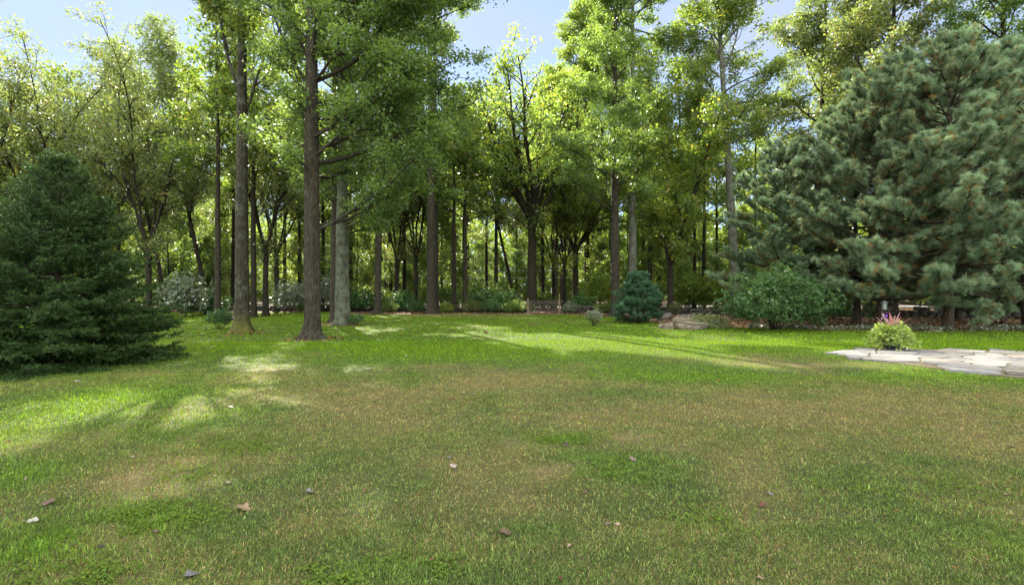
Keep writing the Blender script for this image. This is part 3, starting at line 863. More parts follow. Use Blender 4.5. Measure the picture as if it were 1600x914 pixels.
def build_litter():
    rng = np.random.default_rng(77)
    V, F, C = [], [], []
    n = 90000
    y = rng.uniform(19, 75, n); x = rng.uniform(-1.2, 1.2, n) * y
    mk = lawn_mask(x, np.minimum(y, 50))
    keep = rng.uniform(0, 1, n) < np.where(y > 45, 0.7, (1 - mk) * 1.0 + 0.012)
    x, y = x[keep], y[keep]
    ys = np.sqrt(rng.uniform(4, 19 ** 2, 1500)); xs = rng.uniform(-1.25, 1.25, 1500) * ys
    ok = (fbm(xs, ys, 2.5, 12, 3) > 0.42) & ~in_poly(xs, ys, PATIO)
    for tx, ty in [(at(487, 17.6), 17.6), (at(378, 20.3), 20.3), (at(536, 25.0), 25.0), (at(527, 26.4), 26.4)]:
        an = rng.uniform(0, 6.28, 110); rd = 0.42 + np.abs(rng.normal(0, 0.45, 110))
        x = np.concatenate([x, tx + np.cos(an) * rd]); y = np.concatenate([y, ty + np.sin(an) * rd])
    size = np.concatenate([np.clip(rng.normal(0.11, 0.03, len(x)), 0.05, 0.16), rng.uniform(0.012, 0.040, ok.sum())])[:, None]
    x = np.concatenate([x, xs[ok]]); y = np.concatenate([y, ys[ok]])
    n = len(x)
    z = np.where(y < 50, gheight(x, y), -0.11) + rng.uniform(0.005, 0.05, n) * np.where(y < 19, 0.5, 1)
    v, f, t, t2 = leaves(rng, np.stack([x, y, z], 1), size[:, 0], 0.7, up=1.0, tilt=0.45)
    pal = 0.62 * np.array([[0.20, 0.12, 0.06], [0.30, 0.20, 0.11], [0.14, 0.08, 0.04], [0.34, 0.26, 0.17], [0.24, 0.11, 0.04]])
    c = pal[rng.integers(0, 5, n)]
    me = np_mesh('fallen_leaf_litter', v, [f], [attr_mat('leaf_litter', trans=0.1)], {'col': np.repeat(c, 4, 0)}, smooth=False)
    o = mesh_obj('leaf_litter', me)
    tag(o, 'brown fallen leaves covering the ground at the edge of the woods', 'leaf litter')
    o['kind'] = 'stuff'

build_ground()
build_grass()
build_litter()

# road glimpsed beyond the gate
def build_road():
    m = simple_mat('pale_road', (0.42, 0.38, 0.35), (0.55, 0.50, 0.46), scale=9, bump=0.2)
    xs = np.linspace(-140, 140, 60)
    c = 60 + 3.0 * np.sin(xs / 40)
    v = np.concatenate([np.stack([xs, c - 3.2, xs * 0 - 0.06], 1), np.stack([xs, c + 3.2, xs * 0 - 0.06], 1)])
    i = np.arange(59)
    o = mesh_obj('road', np_mesh('road', v, [np.stack([i, i + 1, i + 61, i + 60], 1)], [m]))
    o['kind'] = 'structure'
build_road()

# flagstone patio
def clip_half(P, a, b, c):
    out = []
    n = len(P)
    for i in range(n):
        p, q = P[i], P[(i + 1) % n]
        dp = a * p[0] + b * p[1] - c; dq = a * q[0] + b * q[1] - c
        if dp <= 0:
            out.append(p)
        if (dp < 0 < dq) or (dq < 0 < dp):
            t = dp / (dp - dq)
            out.append((p[0] + (q[0] - p[0]) * t, p[1] + (q[1] - p[1]) * t))
    return out

def build_patio():
    rng = random.Random(12)
    mb = simple_mat('patio_joint_soil', (0.06, 0.05, 0.03), (0.12, 0.10, 0.06), scale=20)
    bm = bmesh.new()
    cx, cyy = PATIO.mean(0)
    ring = [bm.verts.new((cx + (x - cx) * 0.985, cyy + (y - cyy) * 0.985, 0.012)) for x, y in PATIO]
    low = [bm.verts.new((cx + (x - cx) * 0.99, cyy + (y - cyy) * 0.99, -0.08)) for x, y in PATIO]
    bm.faces.new(ring)
    for i in range(len(ring)):
        j = (i + 1) % len(ring)
        bm.faces.new((ring[i], low[i], low[j], ring[j]))
    bmesh.ops.recalc_face_normals(bm, faces=bm.faces)
    base = bm_obj('patio', bm, mb)
    base['kind'] = 'structure'
    # irregular flagstones: Voronoi cells, inset, on the base
    pts = []
    tries = 0
    lo, hi = PATIO.min(0), PATIO.max(0)
    while len(pts) < 210 and tries < 20000:
        tries += 1
        p = (rng.uniform(lo[0] - .3, hi[0] + .3), rng.uniform(lo[1] - .3, hi[1] + .3))
        dmin = rng.choice([0.34, 0.46, 0.62, 0.75])
        if all(math.hypot((p[0] - q[0]) * 0.8, (p[1] - q[1]) * 1.1) > dmin for q in pts):
            pts.append(p)
    pal = [(0.145, 0.138, 0.126), (0.175, 0.169, 0.158), (0.12, 0.117, 0.112), (0.155, 0.136, 0.108), (0.19, 0.182, 0.168), (0.10, 0.092, 0.08)]
    V, F, C = [], [], []
    bm = bmesh.new()
    cl = bm.verts.layers.float_color.new('col')
    for i, p in enumerate(pts):
        pc = (cx + (p[0] - cx) * 1.02, cyy + (p[1] - cyy) * 1.02)
        if not in_poly(np.array([pc[0]]), np.array([pc[1]]), PATIO)[0]:
            continue
        P = [(p[0] - 1.3, p[1] - 1.0), (p[0] + 1.3, p[1] - 1.0), (p[0] + 1.3, p[1] + 1.0), (p[0] - 1.3, p[1] + 1.0)]
        for j, q in enumerate(pts):
            if i == j:
                continue
            a, b = q[0] - p[0], q[1] - p[1]
            l = math.hypot(a, b)
            if l > 3.2:
                continue
            a /= l; b /= l
            mid = a * (p[0] + q[0]) / 2 + b * (p[1] + q[1]) / 2
            P = clip_half(P, a, b, mid - rng.uniform(0.008, 0.028))
            if len(P) < 3:
                break
        if len(P) < 3:
            continue
        # roughen the outline
        Q = []
        for k in range(len(P)):
            a, b = P[k], P[(k + 1) % len(P)]
            L = math.hypot(b[0] - a[0], b[1] - a[1])
            Q.append((a[0] + (p[0] - a[0]) * 0.04, a[1] + (p[1] - a[1]) * 0.04))
            for s in range(1, max(2, int(L / 0.14))):
                t = s / max(2, int(L / 0.14))
                j_ = rng.uniform(-0.002, 0.05)
                x, y = a[0] + (b[0] - a[0]) * t, a[1] + (b[1] - a[1]) * t
                Q.append((x + (p[0] - x) * j_, y + (p[1] - y) * j_))
        col = pal[rng.randrange(len(pal))]
        f_ = rng.uniform(0.85, 1.12)
        h = 0.036 + rng.uniform(-0.006, 0.008)
        tx, ty = rng.uniform(-0.012, 0.012), rng.uniform(-0.012, 0.012)
        top = []; edge = []; bot = []
        for x, y in Q:
            zz = h + tx * (x - p[0]) + ty * (y - p[1])
            top.append(bm.verts.new((x + (p[0] - x) * 0.02, y + (p[1] - y) * 0.02, zz)))
            edge.append(bm.verts.new((x, y, zz - 0.008)))
            bot.append(bm.verts.new((x, y, -0.03)))
        for vtx in top + edge + bot:
            vtx[cl] = (col[0] * f_, col[1] * f_, col[2] * f_, 1)
        bm.faces.new(top)
        n = len(Q)
        for k in range(n):
            k2 = (k + 1) % n
            bm.faces.new((top[k], edge[k], edge[k2], top[k2]))
            bm.faces.new((edge[k], bot[k], bot[k2], edge[k2]))
    bmesh.ops.recalc_face_normals(bm, faces=bm.faces)
    o = bm_obj('flagstone_paving', bm, attr_mat('flagstone', noise_scale=3.2, bump=0.35, rough=0.8), base)
build_patio()

# ------------------------------------------------------------------ tree library
T = {}
T['A'] = broad_tree('maple_front', 101, 23, 0.285, 5.2, 5.6, 46, 120000, 0.098, el=(14, 66), prof=0.42, leaf=M_leaf_green, bark=M_bark, cluster=0.19, lop=(15, 0.5, 0.55), bare=0.15,
                    extra=[(8.8, 0, 22, 6.4), (9.8, 12, 26, 6.8), (10.4, -15, 20, 6.0), (3.7, 12, 24, 5.6), (3.9, 40, 10, 4.2), (8.4, 165, 70, 5.5), (6.4, 20, 35, 5.5), (7.0, 5, 20, 6.0), (7.6, 60, 15, 5), (6.2, -20, 24, 4.5)], wob=0.005)
T['B'] = broad_tree('oak_front', 102, 24, 0.28, 11.5, 4.4, 32, 62000, 0.098, el=(30, 70), prof=0.4, leaf=M_leaf_mid, bark=M_bark_moss, bare=0.3, cluster=0.2, lop=(150, 0.2, 0.6),
                    extra=[(9.4, 165, 70, 6.0), (8.6, 20, 66, 5.5)], wob=0.006)
T['C'] = broad_tree('maple_mid', 103, 23, 0.36, 6.5, 5.8, 42, 85000, 0.12, el=(14, 64), prof=0.4, leaf=M_leaf_green, bark=M_bark_lichen, wob=0.006, cluster=0.21, lop=(0, 0.4, 0.7), extra=[(5.0, 5, 20, 3.6), (5.6, -35, 16, 3.4), (6.0, 40, 14, 3.4)])
T['D'] = broad_tree('tall_one', 104, 31.5, 0.31, 20.5, 5.6, 28, 50000, 0.165, el=(24, 68), prof=0.35, leaf=M_leaf_mid, bark=M_bark, cluster=0.26, wob=0.008,
                    extra=[(8.0, 300, 25, 2.0), (9.0, 20, 30, 2.2), (10.5, 140, 35, 1.8), (11.5, 250, 30, 2.2), (12.4, 60, 30, 2.0)])
T['E2'] = broad_tree('oak_broad', 105, 27, 0.36, 8.5, 7.2, 34, 50000, 0.165, el=(24, 66), leaf=M_leaf_green, bark=M_bark_dark, cluster=0.27, prof=0.35, bare=0.3, wob=0.012)
T['E'] = broad_tree('oak_lower', 115, 24.5, 0.33, 6.8, 4.7, 40, 40000, 0.15, el=(24, 66), leaf=M_leaf_green, bark=M_bark_dark, cluster=0.25, prof=0.42, bare=0.25, wob=0.010, lop=(185, 0.1, 0.9))
T['F'] = broad_tree('vase', 106, 19, 0.42, 5.5, 4.0, 5, 20000, 0.165, el=(40, 55), leaf=M_leaf_yellow, bark=M_bark, cluster=0.30, fork=(7.0, 9, 66, 12.0), bare=0.35, sub=0.42, up2=0.015)
T['G'] = broad_tree('airy', 107, 19, 0.20, 3.0, 3.6, 5, 19000, 0.14, el=(40, 60), leaf=M_leaf_olive, bark=M_bark_dark, cluster=0.28, bare=0.3, wob=0.014, fork=(4.8, 6, 72, 13.5), sub=0.36, up2=0.02)
T['G2'] = broad_tree('airy_leaning', 108, 21, 0.17, 6.0, 4.6, 34, 26000, 0.14, el=(42, 70), prof=0.4, leaf=M_leaf_olive, bark=M_bark_dark, cluster=0.28, bare=0.3, wob=0.018, lean=(-0.20, 0.02))
T['K'] = broad_tree('pale_oak', 109, 28, 0.34, 11.5, 6.6, 30, 36000, 0.165, el=(28, 64), prof=0.38, leaf=M_leaf_mid, bark=M_bark_pale, cluster=0.28, bare=0.35, lean=(-0.06, 0.0), wob=0.014)
T['L'] = broad_tree('forked_dark', 110, 18, 0.24, 6.0, 4.0, 6, 24000, 0.17, el=(20, 50), leaf=M_leaf_yellow, bark=M_bark_dark, cluster=0.30, fork=(3.2, 3, 76, 13.0), sub=0.40)
T['U1'] = broad_tree('understory_one', 111, 8.5, 0.07, 0.35, 3.0, 38, 14500, 0.15, el=(5, 50), leaf=M_leaf_yellow, bark=M_bark_dark, cluster=0.24, prof=0.4, wob=0.02)
T['U2'] = broad_tree('understory_two', 112, 12, 0.09, 1.5, 3.2, 34, 12500, 0.165, el=(8, 55), leaf=M_leaf_yellow, bark=M_bark_dark, cluster=0.26, prof=0.4, wob=0.02)
T['P1'] = broad_tree('forest_one', 113, 23, 0.22, 10.0, 4.4, 26, 6800, 0.25, el=(28, 66), prof=0.4, leaf=M_leaf_mid, bark=M_bark_dark, cluster=0.36, wob=0.012)
T['P2'] = broad_tree('forest_two', 114, 22, 0.20, 7.0, 4.6, 26, 6800, 0.25, el=(22, 64), prof=0.4, leaf=M_leaf_yellow, bark=M_bark_dark, cluster=0.36, wob=0.014)
T['W1'] = pine_tree('white_pine_one', 121, 12.5, 0.22, 1.5, 5.2, prof=0.58, n_per=30, nl=0.18, nw=0.0125)
T['W2'] = pine_tree('white_pine_two', 122, 12.5, 0.20, 1.7, 4.9, brown=0.3, prof=0.6, n_per=30, nl=0.18, nw=0.0125)
T['SP'] = spruce_tree('spruce', 131, 4.55, 2.55)
T['YP'] = pine_tree('young_pine', 132, 2.6, 0.05, 0.12, 1.25, whorl=0.22, per=9, n_per=24, nl=0.11, nw=0.012, mat=M_needle_young, prof=0.62, dens=1.3, brown=0.0, lo=0.85)

rngP = random.Random(7)
def tr(key, px, Y, s, label, mats=None, kind='tree', cat='tree', group=None, rz=None, sz=None):
    return plant(kind, T[key], at(px, Y), Y, s, rngP.uniform(0, 6.28) if rz is None else rz, label, cat, group, mats, sz=sz)

# front lawn trees
tr('A', 487, 17.6, 1.0, 'big grey-barked lawn tree with low right-hand limbs, closest trunk to the viewer', kind='maple_tree', rz=0.0)
tr('B', 378, 20.3, 1.0, 'tall straight lawn tree with green moss around its foot, beside the small round shrub', kind='oak_tree', rz=0.0)
tr('C', 536, 25.0, 0.95, 'lichen-spotted pale grey trunk with a leafy sucker at its foot', kind='maple_tree', rz=-0.2)
tr('C', 527, 26.4, 0.9, 'brown trunk half hidden directly behind the lichen-spotted one', mats=(M_bark, None), kind='maple_tree', rz=0.5)
# trees along the back edge of the lawn
tr('D', 590, 37.5, 0.8, 'slim tree alone on bare ground between the lichen trunk and the thick twin trunk', rz=0.4, sz=1.02)
tr('D', 673, 38.0, 1.05, 'thick grey trunk on the bare soil strip with a second stem pressed behind it', rz=2.0, mats=(None, M_leaf_green))
tr('D', 681, 39.4, 0.85, 'darker stem pressed close behind the thick grey trunk', rz=4.0, sz=1.06, mats=(M_bark_dark, M_leaf_green))
tr('P1', 709, 41.0, 0.9, 'left of two slender straight trunks left of the yellow clearing', rz=5.0, sz=0.78, mats=(None, M_leaf_green))
tr('P1', 727, 42.0, 0.9, 'right of two slender straight trunks beside the yellow clearing', rz=1.2, sz=0.73, mats=(M_bark, M_leaf_mid))
tr('G', 650, 46.0, 1.0, 'thin dark straight tree left of the thick grey trunk', rz=1.5)
tr('G', 620, 47.0, 1.02, 'thin dark tree standing deep behind the stone wall', rz=2.5)
tr('F', 831, 46.0, 1.12, 'vase-shaped tree behind the gate with many upright forking limbs', rz=0.3, kind='forked_tree')
tr('G2', 806, 50.0, 1.0, 'thin leaning tree just left of the vase-shaped tree', rz=0.0)
tr('G', 865, 52.0, 0.95, 'thin dark trunk rising behind the right half of the gate', rz=0.9, mats=(None, M_leaf_yellow))
tr('G', 882, 49.0, 0.9, 'slender trunk above the right gate post', rz=4.1, mats=(None, M_leaf_yellow))
tr('F', 899, 50.0, 0.8, 'slim forked tree right of the gate above the pale road', rz=2.2, kind='forked_tree', mats=(None, M_leaf_mid))
tr('E', 962, 34.5, 1.0, 'ivy-brown double-thick trunk standing left of the round young pine', rz=0.0, kind='oak_tree', mats=(M_bark, None))
tr('D', 988, 36.5, 0.95, 'pale grey trunk rising straight out from behind the round young pine', rz=1.0, kind='oak_tree', mats=(M_bark_pale, M_leaf_green))
tr('E2', 955, 57.0, 1.08, 'very tall leafy oak far behind the gate, its crown filling the top of the view', rz=1.1, kind='oak_tree')
tr('E2', 880, 66.0, 1.1, 'far oak with a yellowing top right of the central sky gap', rz=2.9, kind='oak_tree', mats=(None, M_leaf_yellow))
tr('D', 868, 62.0, 0.9, 'tall narrow-crowned tree at the right side of the central sky gap', rz=0.8, mats=(M_bark_dark, M_leaf_mid))
tr('D', 918, 53.0, 1.0, 'tall tree whose high crown shows over the gate and the ivy-brown trunk', rz=2.7, mats=(M_bark_dark, M_leaf_yellow))
tr('L', 1047, 38.0, 1.0, 'dark low-forking tree behind the boulders', rz=0.9, kind='forked_tree')
tr('K', 1152, 37.0, 1.0, 'leaning pale-barked tall tree rising behind the left edge of the pines', rz=0.0, kind='oak_tree')
tr('P2', 1015, 44.0, 1.05, 'brown trunk between the pale trunk and the low-forking tree', rz=3.3, mats=(M_bark_dark, M_leaf_yellow))
tr('E2', 1395, 36.0, 1.0, 'spreading oak with bare crooked limbs above the pines', rz=2.0, kind='oak_tree', mats=(None, M_leaf_olive))
tr('E2', 1570, 33.0, 0.95, 'dark leafy oak rising behind the right end of the pines', rz=4.4, kind='oak_tree')
tr('K', 1270, 40.0, 0.98, 'tall thin-leaved oak above the gap left of the highest pine', rz=3.6, kind='oak_tree', mats=(M_bark_dark, M_leaf_olive))
# trees on the left
tr('G', 232, 33.0, 0.95, 'many-stemmed airy tree directly behind the big spruce', rz=0.2)
tr('G', 60, 34.0, 1.02, 'airy tree with pale feathery crown at the far left above the spruce', rz=2.0)
tr('G2', 325, 36.0, 1.0, 'tree leaning left across the open sky beside the mossy-footed trunk', rz=0.0)
tr('G2', 262, 40.0, 1.0, 'second left-leaning thin tree deeper behind the spruce', rz=0.15)
tr('G', 150, 38.0, 1.05, 'airy tree with a thinning top behind the peak of the spruce', rz=4.0)
tr('P1', 340, 31.5, 0.85, 'stout dark trunk behind the small round shrub', rz=4.6, mats=(M_bark, M_leaf_mid))
tr('P1', 396, 33.0, 0.85, 'dark trunk standing just right of the mossy-footed tree', rz=0.2, mats=(M_bark_dark, M_leaf_mid))
tr('G', 415, 34.5, 0.95, 'thin black trunk between the mossy-footed tree and the closest trunk', rz=3.0)
tr('G', 432, 42.0, 1.0, 'thin straight trunk left of the closest trunk, deep in shade', rz=5.5)
tr('G', -60, 30.0, 1.0, 'airy tree at the extreme left beyond the spruce', rz=1.0)

# pines on the right
def pine(key, px, Y, s, label, rz, sz=None):
    return plant('white_pine', T[key], at(px, Y), Y, s, rz, label, 'pine tree', 'white pines beside the patio', sz=sz)
pine('W1', 1373, 23.0, 0.90, 'white pine with the tall rounded crown directly behind the planter', 0.5)
pine('W2', 1478, 21.8, 0.97, 'white pine whose thick bare trunk stands right of the planter', 2.2)
pine('W2', 1338, 25.0, 0.84, 'white pine standing left of the planter behind the broad shrub', 4.0)
pine('W1', 1610, 22.5, 1.0, 'white pine cut off by the right edge of the photo', 3.0)
pine('W1', 1222, 26.5, 0.72, 'darker white pine set back behind the broad shrub', 1.3)
pine('W2', 1500, 30.0, 1.12, 'tall shaded white pine rising behind the others', 5.2)
# spruce, young pine
plant('spruce_tree', T['SP'], -10.0, 11.3, 1.0, 0.7, 'large dark spruce with boughs down to the lawn', 'spruce tree')
plant('young_pine', T['YP'], at(997, 27.0), 27.0, 0.92, 0.4, 'small round blue-green pine beside the boulders', 'pine tree')

# ------------------------------------------------------------------ shrubs
def shrub(meshes, px, Y, s, rz, label, group=None, mats=None, kind='shrub', cat='shrub', sz=None):
    return plant(kind, meshes, at(px, Y), Y, s, rz, label, cat, group, mats, names=('stem', 'foliage'), sz=sz)
S_big = shrub_mesh('broad_shrub', 201, 2.3, 2.0, 2.75, 24000, 0.115, 0.5, zc=0.40, skirt=0.05, stems=10, stem_r=0.035, lump=0.42)
S_small = shrub_mesh('little_shrub', 202, 0.48, 0.48, 0.85, 2600, 0.075, 0.5, zc=0.6, skirt=0.22, stems=8, stem_r=0.012, lump=0.3)
S_twig = shrub_mesh('twiggy_shrub', 207, 0.46, 0.46, 0.85, 1300, 0.065, 0.5, zc=0.62, skirt=0.15, stems=12, stem_r=0.012, lump=0.5, shell=0.5)
S_mid = shrub_mesh('wood_edge_shrub', 203, 1.5, 1.3, 1.7, 6000, 0.14, 0.5, zc=0.4, skirt=0.02, stems=7, lump=0.4, shell=0.45)
S_tall = shrub_mesh('tall_shrub', 204, 1.8, 1.6, 3.2, 8000, 0.16, 0.55, zc=0.5, skirt=0.08, stems=8, lump=0.5, shell=0.6)
shrub(S_big, 1212, 21.6, 0.95, 0.3, 'broad glossy-leaved shrub in front of the left pine boughs')
shrub(S_small, 343, 22.3, 1.0, 0.0, 'small round shrub on bare stems left of the mossy-footed tree')
shrub(S_twig, 928, 24.5, 0.95, 1.9, 'small twiggy pale shrub between the gate and the young pine', mats=(None, M_leaf_pale))
shrub(S_small, 556, 24.6, 0.7, 2.0, 'leafy sucker growing at the foot of the lichen-spotted trunk')
for px, Y, me, s, mt, lb in [
    (288, 33, S_tall, 0.9, M_leaf_pale, 'shining pale-leaved bush at the wood edge right of the spruce'),
    (322, 36, S_mid, 1.0, M_leaf_shrub, 'dark low bush beside the shining pale bush'),
    (455, 40, S_tall, 0.8, M_leaf_pale, 'pale sunlit bush behind and left of the closest trunk'),
    (510, 42, S_tall, 0.95, M_leaf_pale, 'pale bush showing between the closest trunk and the lichen trunk'),
    (560, 43, S_mid, 1.1, M_leaf_shrub, 'green bush right of the lichen-spotted trunk'),
    (600, 44, S_mid, 1.0, M_leaf_mid, 'bush behind the slim lone tree at the stone wall'),
    (755, 44, S_mid, 1.15, M_leaf_shrub, 'dark rounded bush well left of the gate'),
    (790, 43, S_mid, 1.0, M_leaf_shrub, 'dark bush touching the left gate post'),
    (778, 46, S_tall, 0.8, M_leaf_green, 'taller green bush behind the pair left of the gate'),
    (628, 43.5, S_mid, 1.0, M_leaf_shrub, 'dark bush left of the thick grey trunk beside the stone wall'),
    (695, 44.5, S_tall, 0.8, M_leaf_green, 'green bush filling the gap right of the thick grey trunk'),
    (608, 41.5, S_mid, 0.5, M_leaf_mid, 'knee-high plant right of the slim lone tree at the wood edge'),
    (652, 41.2, S_mid, 0.55, M_leaf_shrub, 'knee-high dark plant close left of the thick grey trunk'),
    (697, 40.6, S_mid, 0.5, M_leaf_yellow, 'low yellowing plant close right of the thick grey trunk'),
    (738, 40.8, S_mid, 0.6, M_leaf_olive, 'low olive plant right of the two slender straight trunks'),
    (768, 40.6, S_mid, 0.62, M_leaf_shrub, 'low dark plant in front of the bushes left of the gate'),
    (803, 40.4, S_mid, 0.6, M_leaf_green, 'low green plant just left of the left gate post'),
    (892, 40.2, S_mid, 0.5, M_leaf_pale, 'low pale plant just right of the right gate post'),
    (945, 38.8, S_mid, 0.5, M_leaf_mid, 'low plant left of the foot of the ivy-brown trunk'),
    (1055, 37.0, S_mid, 0.5, M_leaf_olive, 'low olive plant before the stone wall behind the boulders'),
    (480, 42.0, S_mid, 0.6, M_leaf_green, 'low green plant seen just left of the closest trunk'),
    (850, 47, S_mid, 0.9, M_leaf_mid, 'yellowish bush seen over the top of the gate'),
    (908, 42, S_mid, 0.85, M_leaf_shrub, 'dark bush right of the gate below the forked tree'),
    (935, 45, S_tall, 1.1, M_leaf_yellow, 'orange-tinged bush left of the ivy-brown trunk'),
    (825, 41.3, S_mid, 0.45, M_leaf_yellow, 'little yellowed bush at the left gate post'),
    (1080, 42, S_tall, 1.0, M_leaf_yellow, 'yellow bush above the stone wall behind the boulders'),
    (1125, 41, S_tall, 1.0, M_leaf_yellow, 'bright yellow-green bush above the stone wall beside the broad shrub'),
    (1300, 30, S_mid, 0.9, M_leaf_shrub, 'shaded bush under the pines left of their trunks'),
    (1560, 26, S_tall, 0.9, M_leaf_shrub, 'dark bush under the pines at the far right'),
    (1520, 28, S_tall, 0.9, M_needle_spruce, 'black-green bush deep under the right pines'),
    (1620, 25, S_tall, 1.0, M_needle_spruce, 'dark bush cut by the right edge under the pines'),
]:
    shrub(me, px, Y, s, rngP.uniform(0, 6.28), lb, 'bushes along the edge of the woods', (None, mt))

# ------------------------------------------------------------------ the woods behind
def woods():
    rng = random.Random(41)
    pts = []
    def free(x, y, d):
        return all((x - a) ** 2 + (y - b) ** 2 > d * d for a, b in pts)
    n_t = 0
    for _ in range(9000):
        y = rng.uniform(50, 100)
        ra = rng.uniform(-1.3, 1.3)
        x = ra * y
        if 56 < y < 64.5:
            continue
        if (-0.03 < ra < 0.12 and y < 78) or (y < 56 and (-0.03 < ra < 0.16 or ra < -0.42 or 0.3 < ra)):
            continue
        if not free(x, y, 4.4):
            continue
        pts.append((x, y))
        key = rng.choice(['P1', 'P1', 'P2', 'P2', 'G'])
        s = rng.uniform(0.85, 1.12)
        mt = rng.choice([None, None, M_leaf_yellow, M_leaf_mid])
        plant('woodland_tree', T[key], x, y, s, rng.uniform(0, 6.28), 'tall thin-trunked tree in the shaded woods behind the lawn', 'tree', 'trees of the woods behind the lawn', (None, mt), z=-0.1)
        n_t += 1
        if n_t >= 78:
            break
    # side woods nearer to the lawn
    for x, y in [(-44, 36), (-50, 30), (-46, 44), (37, 33), (43, 28), (36, 42), (46, 38), (27, 42), (33, 27.5)]:
        plant('woodland_tree', T[rng.choice(['P1', 'P2'])], x, y, rng.uniform(0.85, 1.05), rng.uniform(0, 6.28), 'tall thin-trunked tree in the shaded woods behind the lawn', 'tree', 'trees of the woods behind the lawn', (None, None))
    for x, y, s_ in [(-6.0, 70, 1.15), (11.0, 70, 1.15)]:
        plant('woodland_tree', T['P2'], x, y, s_, rng.uniform(0, 6.28), 'tall thin-trunked tree in the shaded woods behind the lawn', 'tree', 'trees of the woods behind the lawn', (None, None), z=-0.1)
    for px_, y, s_ in [(20, 50, 1.0), (95, 47, 1.02), (160, 53, 1.05), (-40, 45, 1.0)]:
        plant('woodland_tree', T['P2'], at(px_, y), y, s_, rng.uniform(0, 6.28), 'tall thin-trunked tree in the shaded woods behind the lawn', 'tree', 'trees of the woods behind the lawn', (None, rng.choice([M_leaf_olive, M_leaf_mid])), z=-0.1)
    for px_, y in [(300, 47), (365, 49), (445, 51), (468, 46), (505, 49), (548, 47), (610, 52), (632, 49), (760, 51), (775, 47.5), (848, 53), (1005, 49), (1028, 52), (1062, 47), (1085, 52), (1100, 46), (1120, 50), (1180, 48), (225, 47), (185, 44), (130, 46)]:
        plant('woodland_tree', T['P1'], at(px_, y), y, rng.uniform(0.8, 1.0), rng.uniform(0, 6.28), 'tall thin-trunked tree in the shaded woods behind the lawn', 'tree', 'trees of the woods behind the lawn', (None, rng.choice([None, M_leaf_yellow])), z=-0.1)
    n_u = 0
    up = []
    for _ in range(5000):
        y = rng.uniform(42, 84)
        ra = rng.uniform(-1.25, 1.25)
        x = ra * y
        if 55 < y < 65:
            continue
        if -0.04 < ra < 0.14 and y < 72:
            continue
        if any((x - a) ** 2 + (y - b) ** 2 < 3.4 ** 2 for a, b in up):
            continue
        up.append((x, y))
        plant('understory_tree', T[rng.choice(['U1', 'U2'])], x, y, rng.uniform(0.75, 1.15), rng.uniform(0, 6.28), 'yellow-green sapling with low backlit leaves among the trunks', 'sapling', 'saplings under the woods', (None, rng.choice([None, M_leaf_mid, M_leaf_mid, M_leaf_green])), z=-0.1)
        n_u += 1
        if n_u >= 135:
            break
woods()

# far wood: one leafy mass closing the view beneath the crowns
def far_wood():
    rng = np.random.default_rng(9)
    n = 80000
    ang = rng.uniform(-1.15, 1.15, n)
    d = rng.uniform(108, 140, n)
    x = np.sin(ang) * d; y = np.cos(ang) * d
    cl = fbm(x, y, 5, 3, 3)
    h = 20 * (0.55 + 0.75 * cl)
    z = rng.uniform(0, 1, n) ** 0.9 * h
    v, f, t, t2 = leaves(rng, np.stack([x, y, z], 1), 1.0, 0.8, tilt=0.9)
    o = mesh_obj('far_woods', np_mesh('far_woods', v, [f], [M_leaf_mid], {'tint': t, 'tint2': t2}, smooth=False))
    tag(o, 'far-off yellow-green wood closing the view behind the trunks', 'woods')
    o['kind'] = 'stuff'
far_wood()

# ------------------------------------------------------------------ dry stone wall
def stone_mesh(name, seed, runs, h, mat):
    rng = np.random.default_rng(seed)
    V, F = [], []
    nv = 0
    bm0 = bmesh.new(); bmesh.ops.create_cube(bm0, size=1.0)
    bmesh.ops.subdivide_edges(bm0, edges=bm0.edges, cuts=1, use_grid_fill=True)
    bv = np.array([v.co[:] for v in bm0.verts])
    bf = np.array([[v.index for v in f.verts] for f in bm0.faces])
    bm0.free()
    bv = bv * (1 - 0.16 * (np.abs(bv).sum(1, keepdims=True) - 0.5))     # rounded corners
    for (x0, y0, x1, y1) in runs:
        L = math.hypot(x1 - x0, y1 - y0)
        ux, uy = (x1 - x0) / L, (y1 - y0) / L
        z = 0.0
        while z < h - 0.05:
            ch = rng.uniform(0.13, 0.22)
            s = rng.uniform(-0.3, 0)
            while s < L:
                w = rng.uniform(0.22, 0.6)
                if z + ch > h * rng.uniform(0.85, 1.25):
                    s += w
                    continue
                sc = np.array([w * 1.02, rng.uniform(0.35, 0.55), ch * rng.uniform(0.9, 1.2)])
                v = bv * sc + rng.normal(0, 0.018, bv.shape)
                a = math.atan2(uy, ux) + rng.normal(0, 0.10)
                ca, sa = math.cos(a), math.sin(a)
                xx = v[:, 0] * ca - v[:, 1] * sa; yy = v[:, 0] * sa + v[:, 1] * ca
                o = rng.normal(0, 0.05)
                v = np.stack([xx + x0 + ux * (s + w / 2) - uy * o, yy + y0 + uy * (s + w / 2) + ux * o, v[:, 2] + z + ch / 2], 1)
                V.append(v); F.append(bf + nv); nv += len(v)
                s += w
            z += ch
    return np_mesh(name, np.concatenate(V), [np.concatenate(F)], [mat], smooth=False)
M_wall = simple_mat('fieldstone', (0.018, 0.016, 0.013), (0.075, 0.066, 0.054), scale=3.0, bump=0.5, c2=(0.04, 0.045, 0.025))
w = mesh_obj('stone_wall', stone_mesh('stone_wall_left', 3, [(-26, 45, -8, 43), (-8, 43, 0.9, 40.9)], 0.48, M_wall))
tag(w, 'low dry stone wall running left from the gate through the trees', 'stone wall')
w = mesh_obj('stone_wall', stone_mesh('stone_wall_right', 4, [(4.2, 40.8, 9.5, 37.6), (9.5, 37.6, 16.0, 35.4), (16.0, 35.4, 34, 29.5)], 0.6, M_wall))
tag(w, 'low dark dry stone wall running right from the gate behind the boulders', 'stone wall')

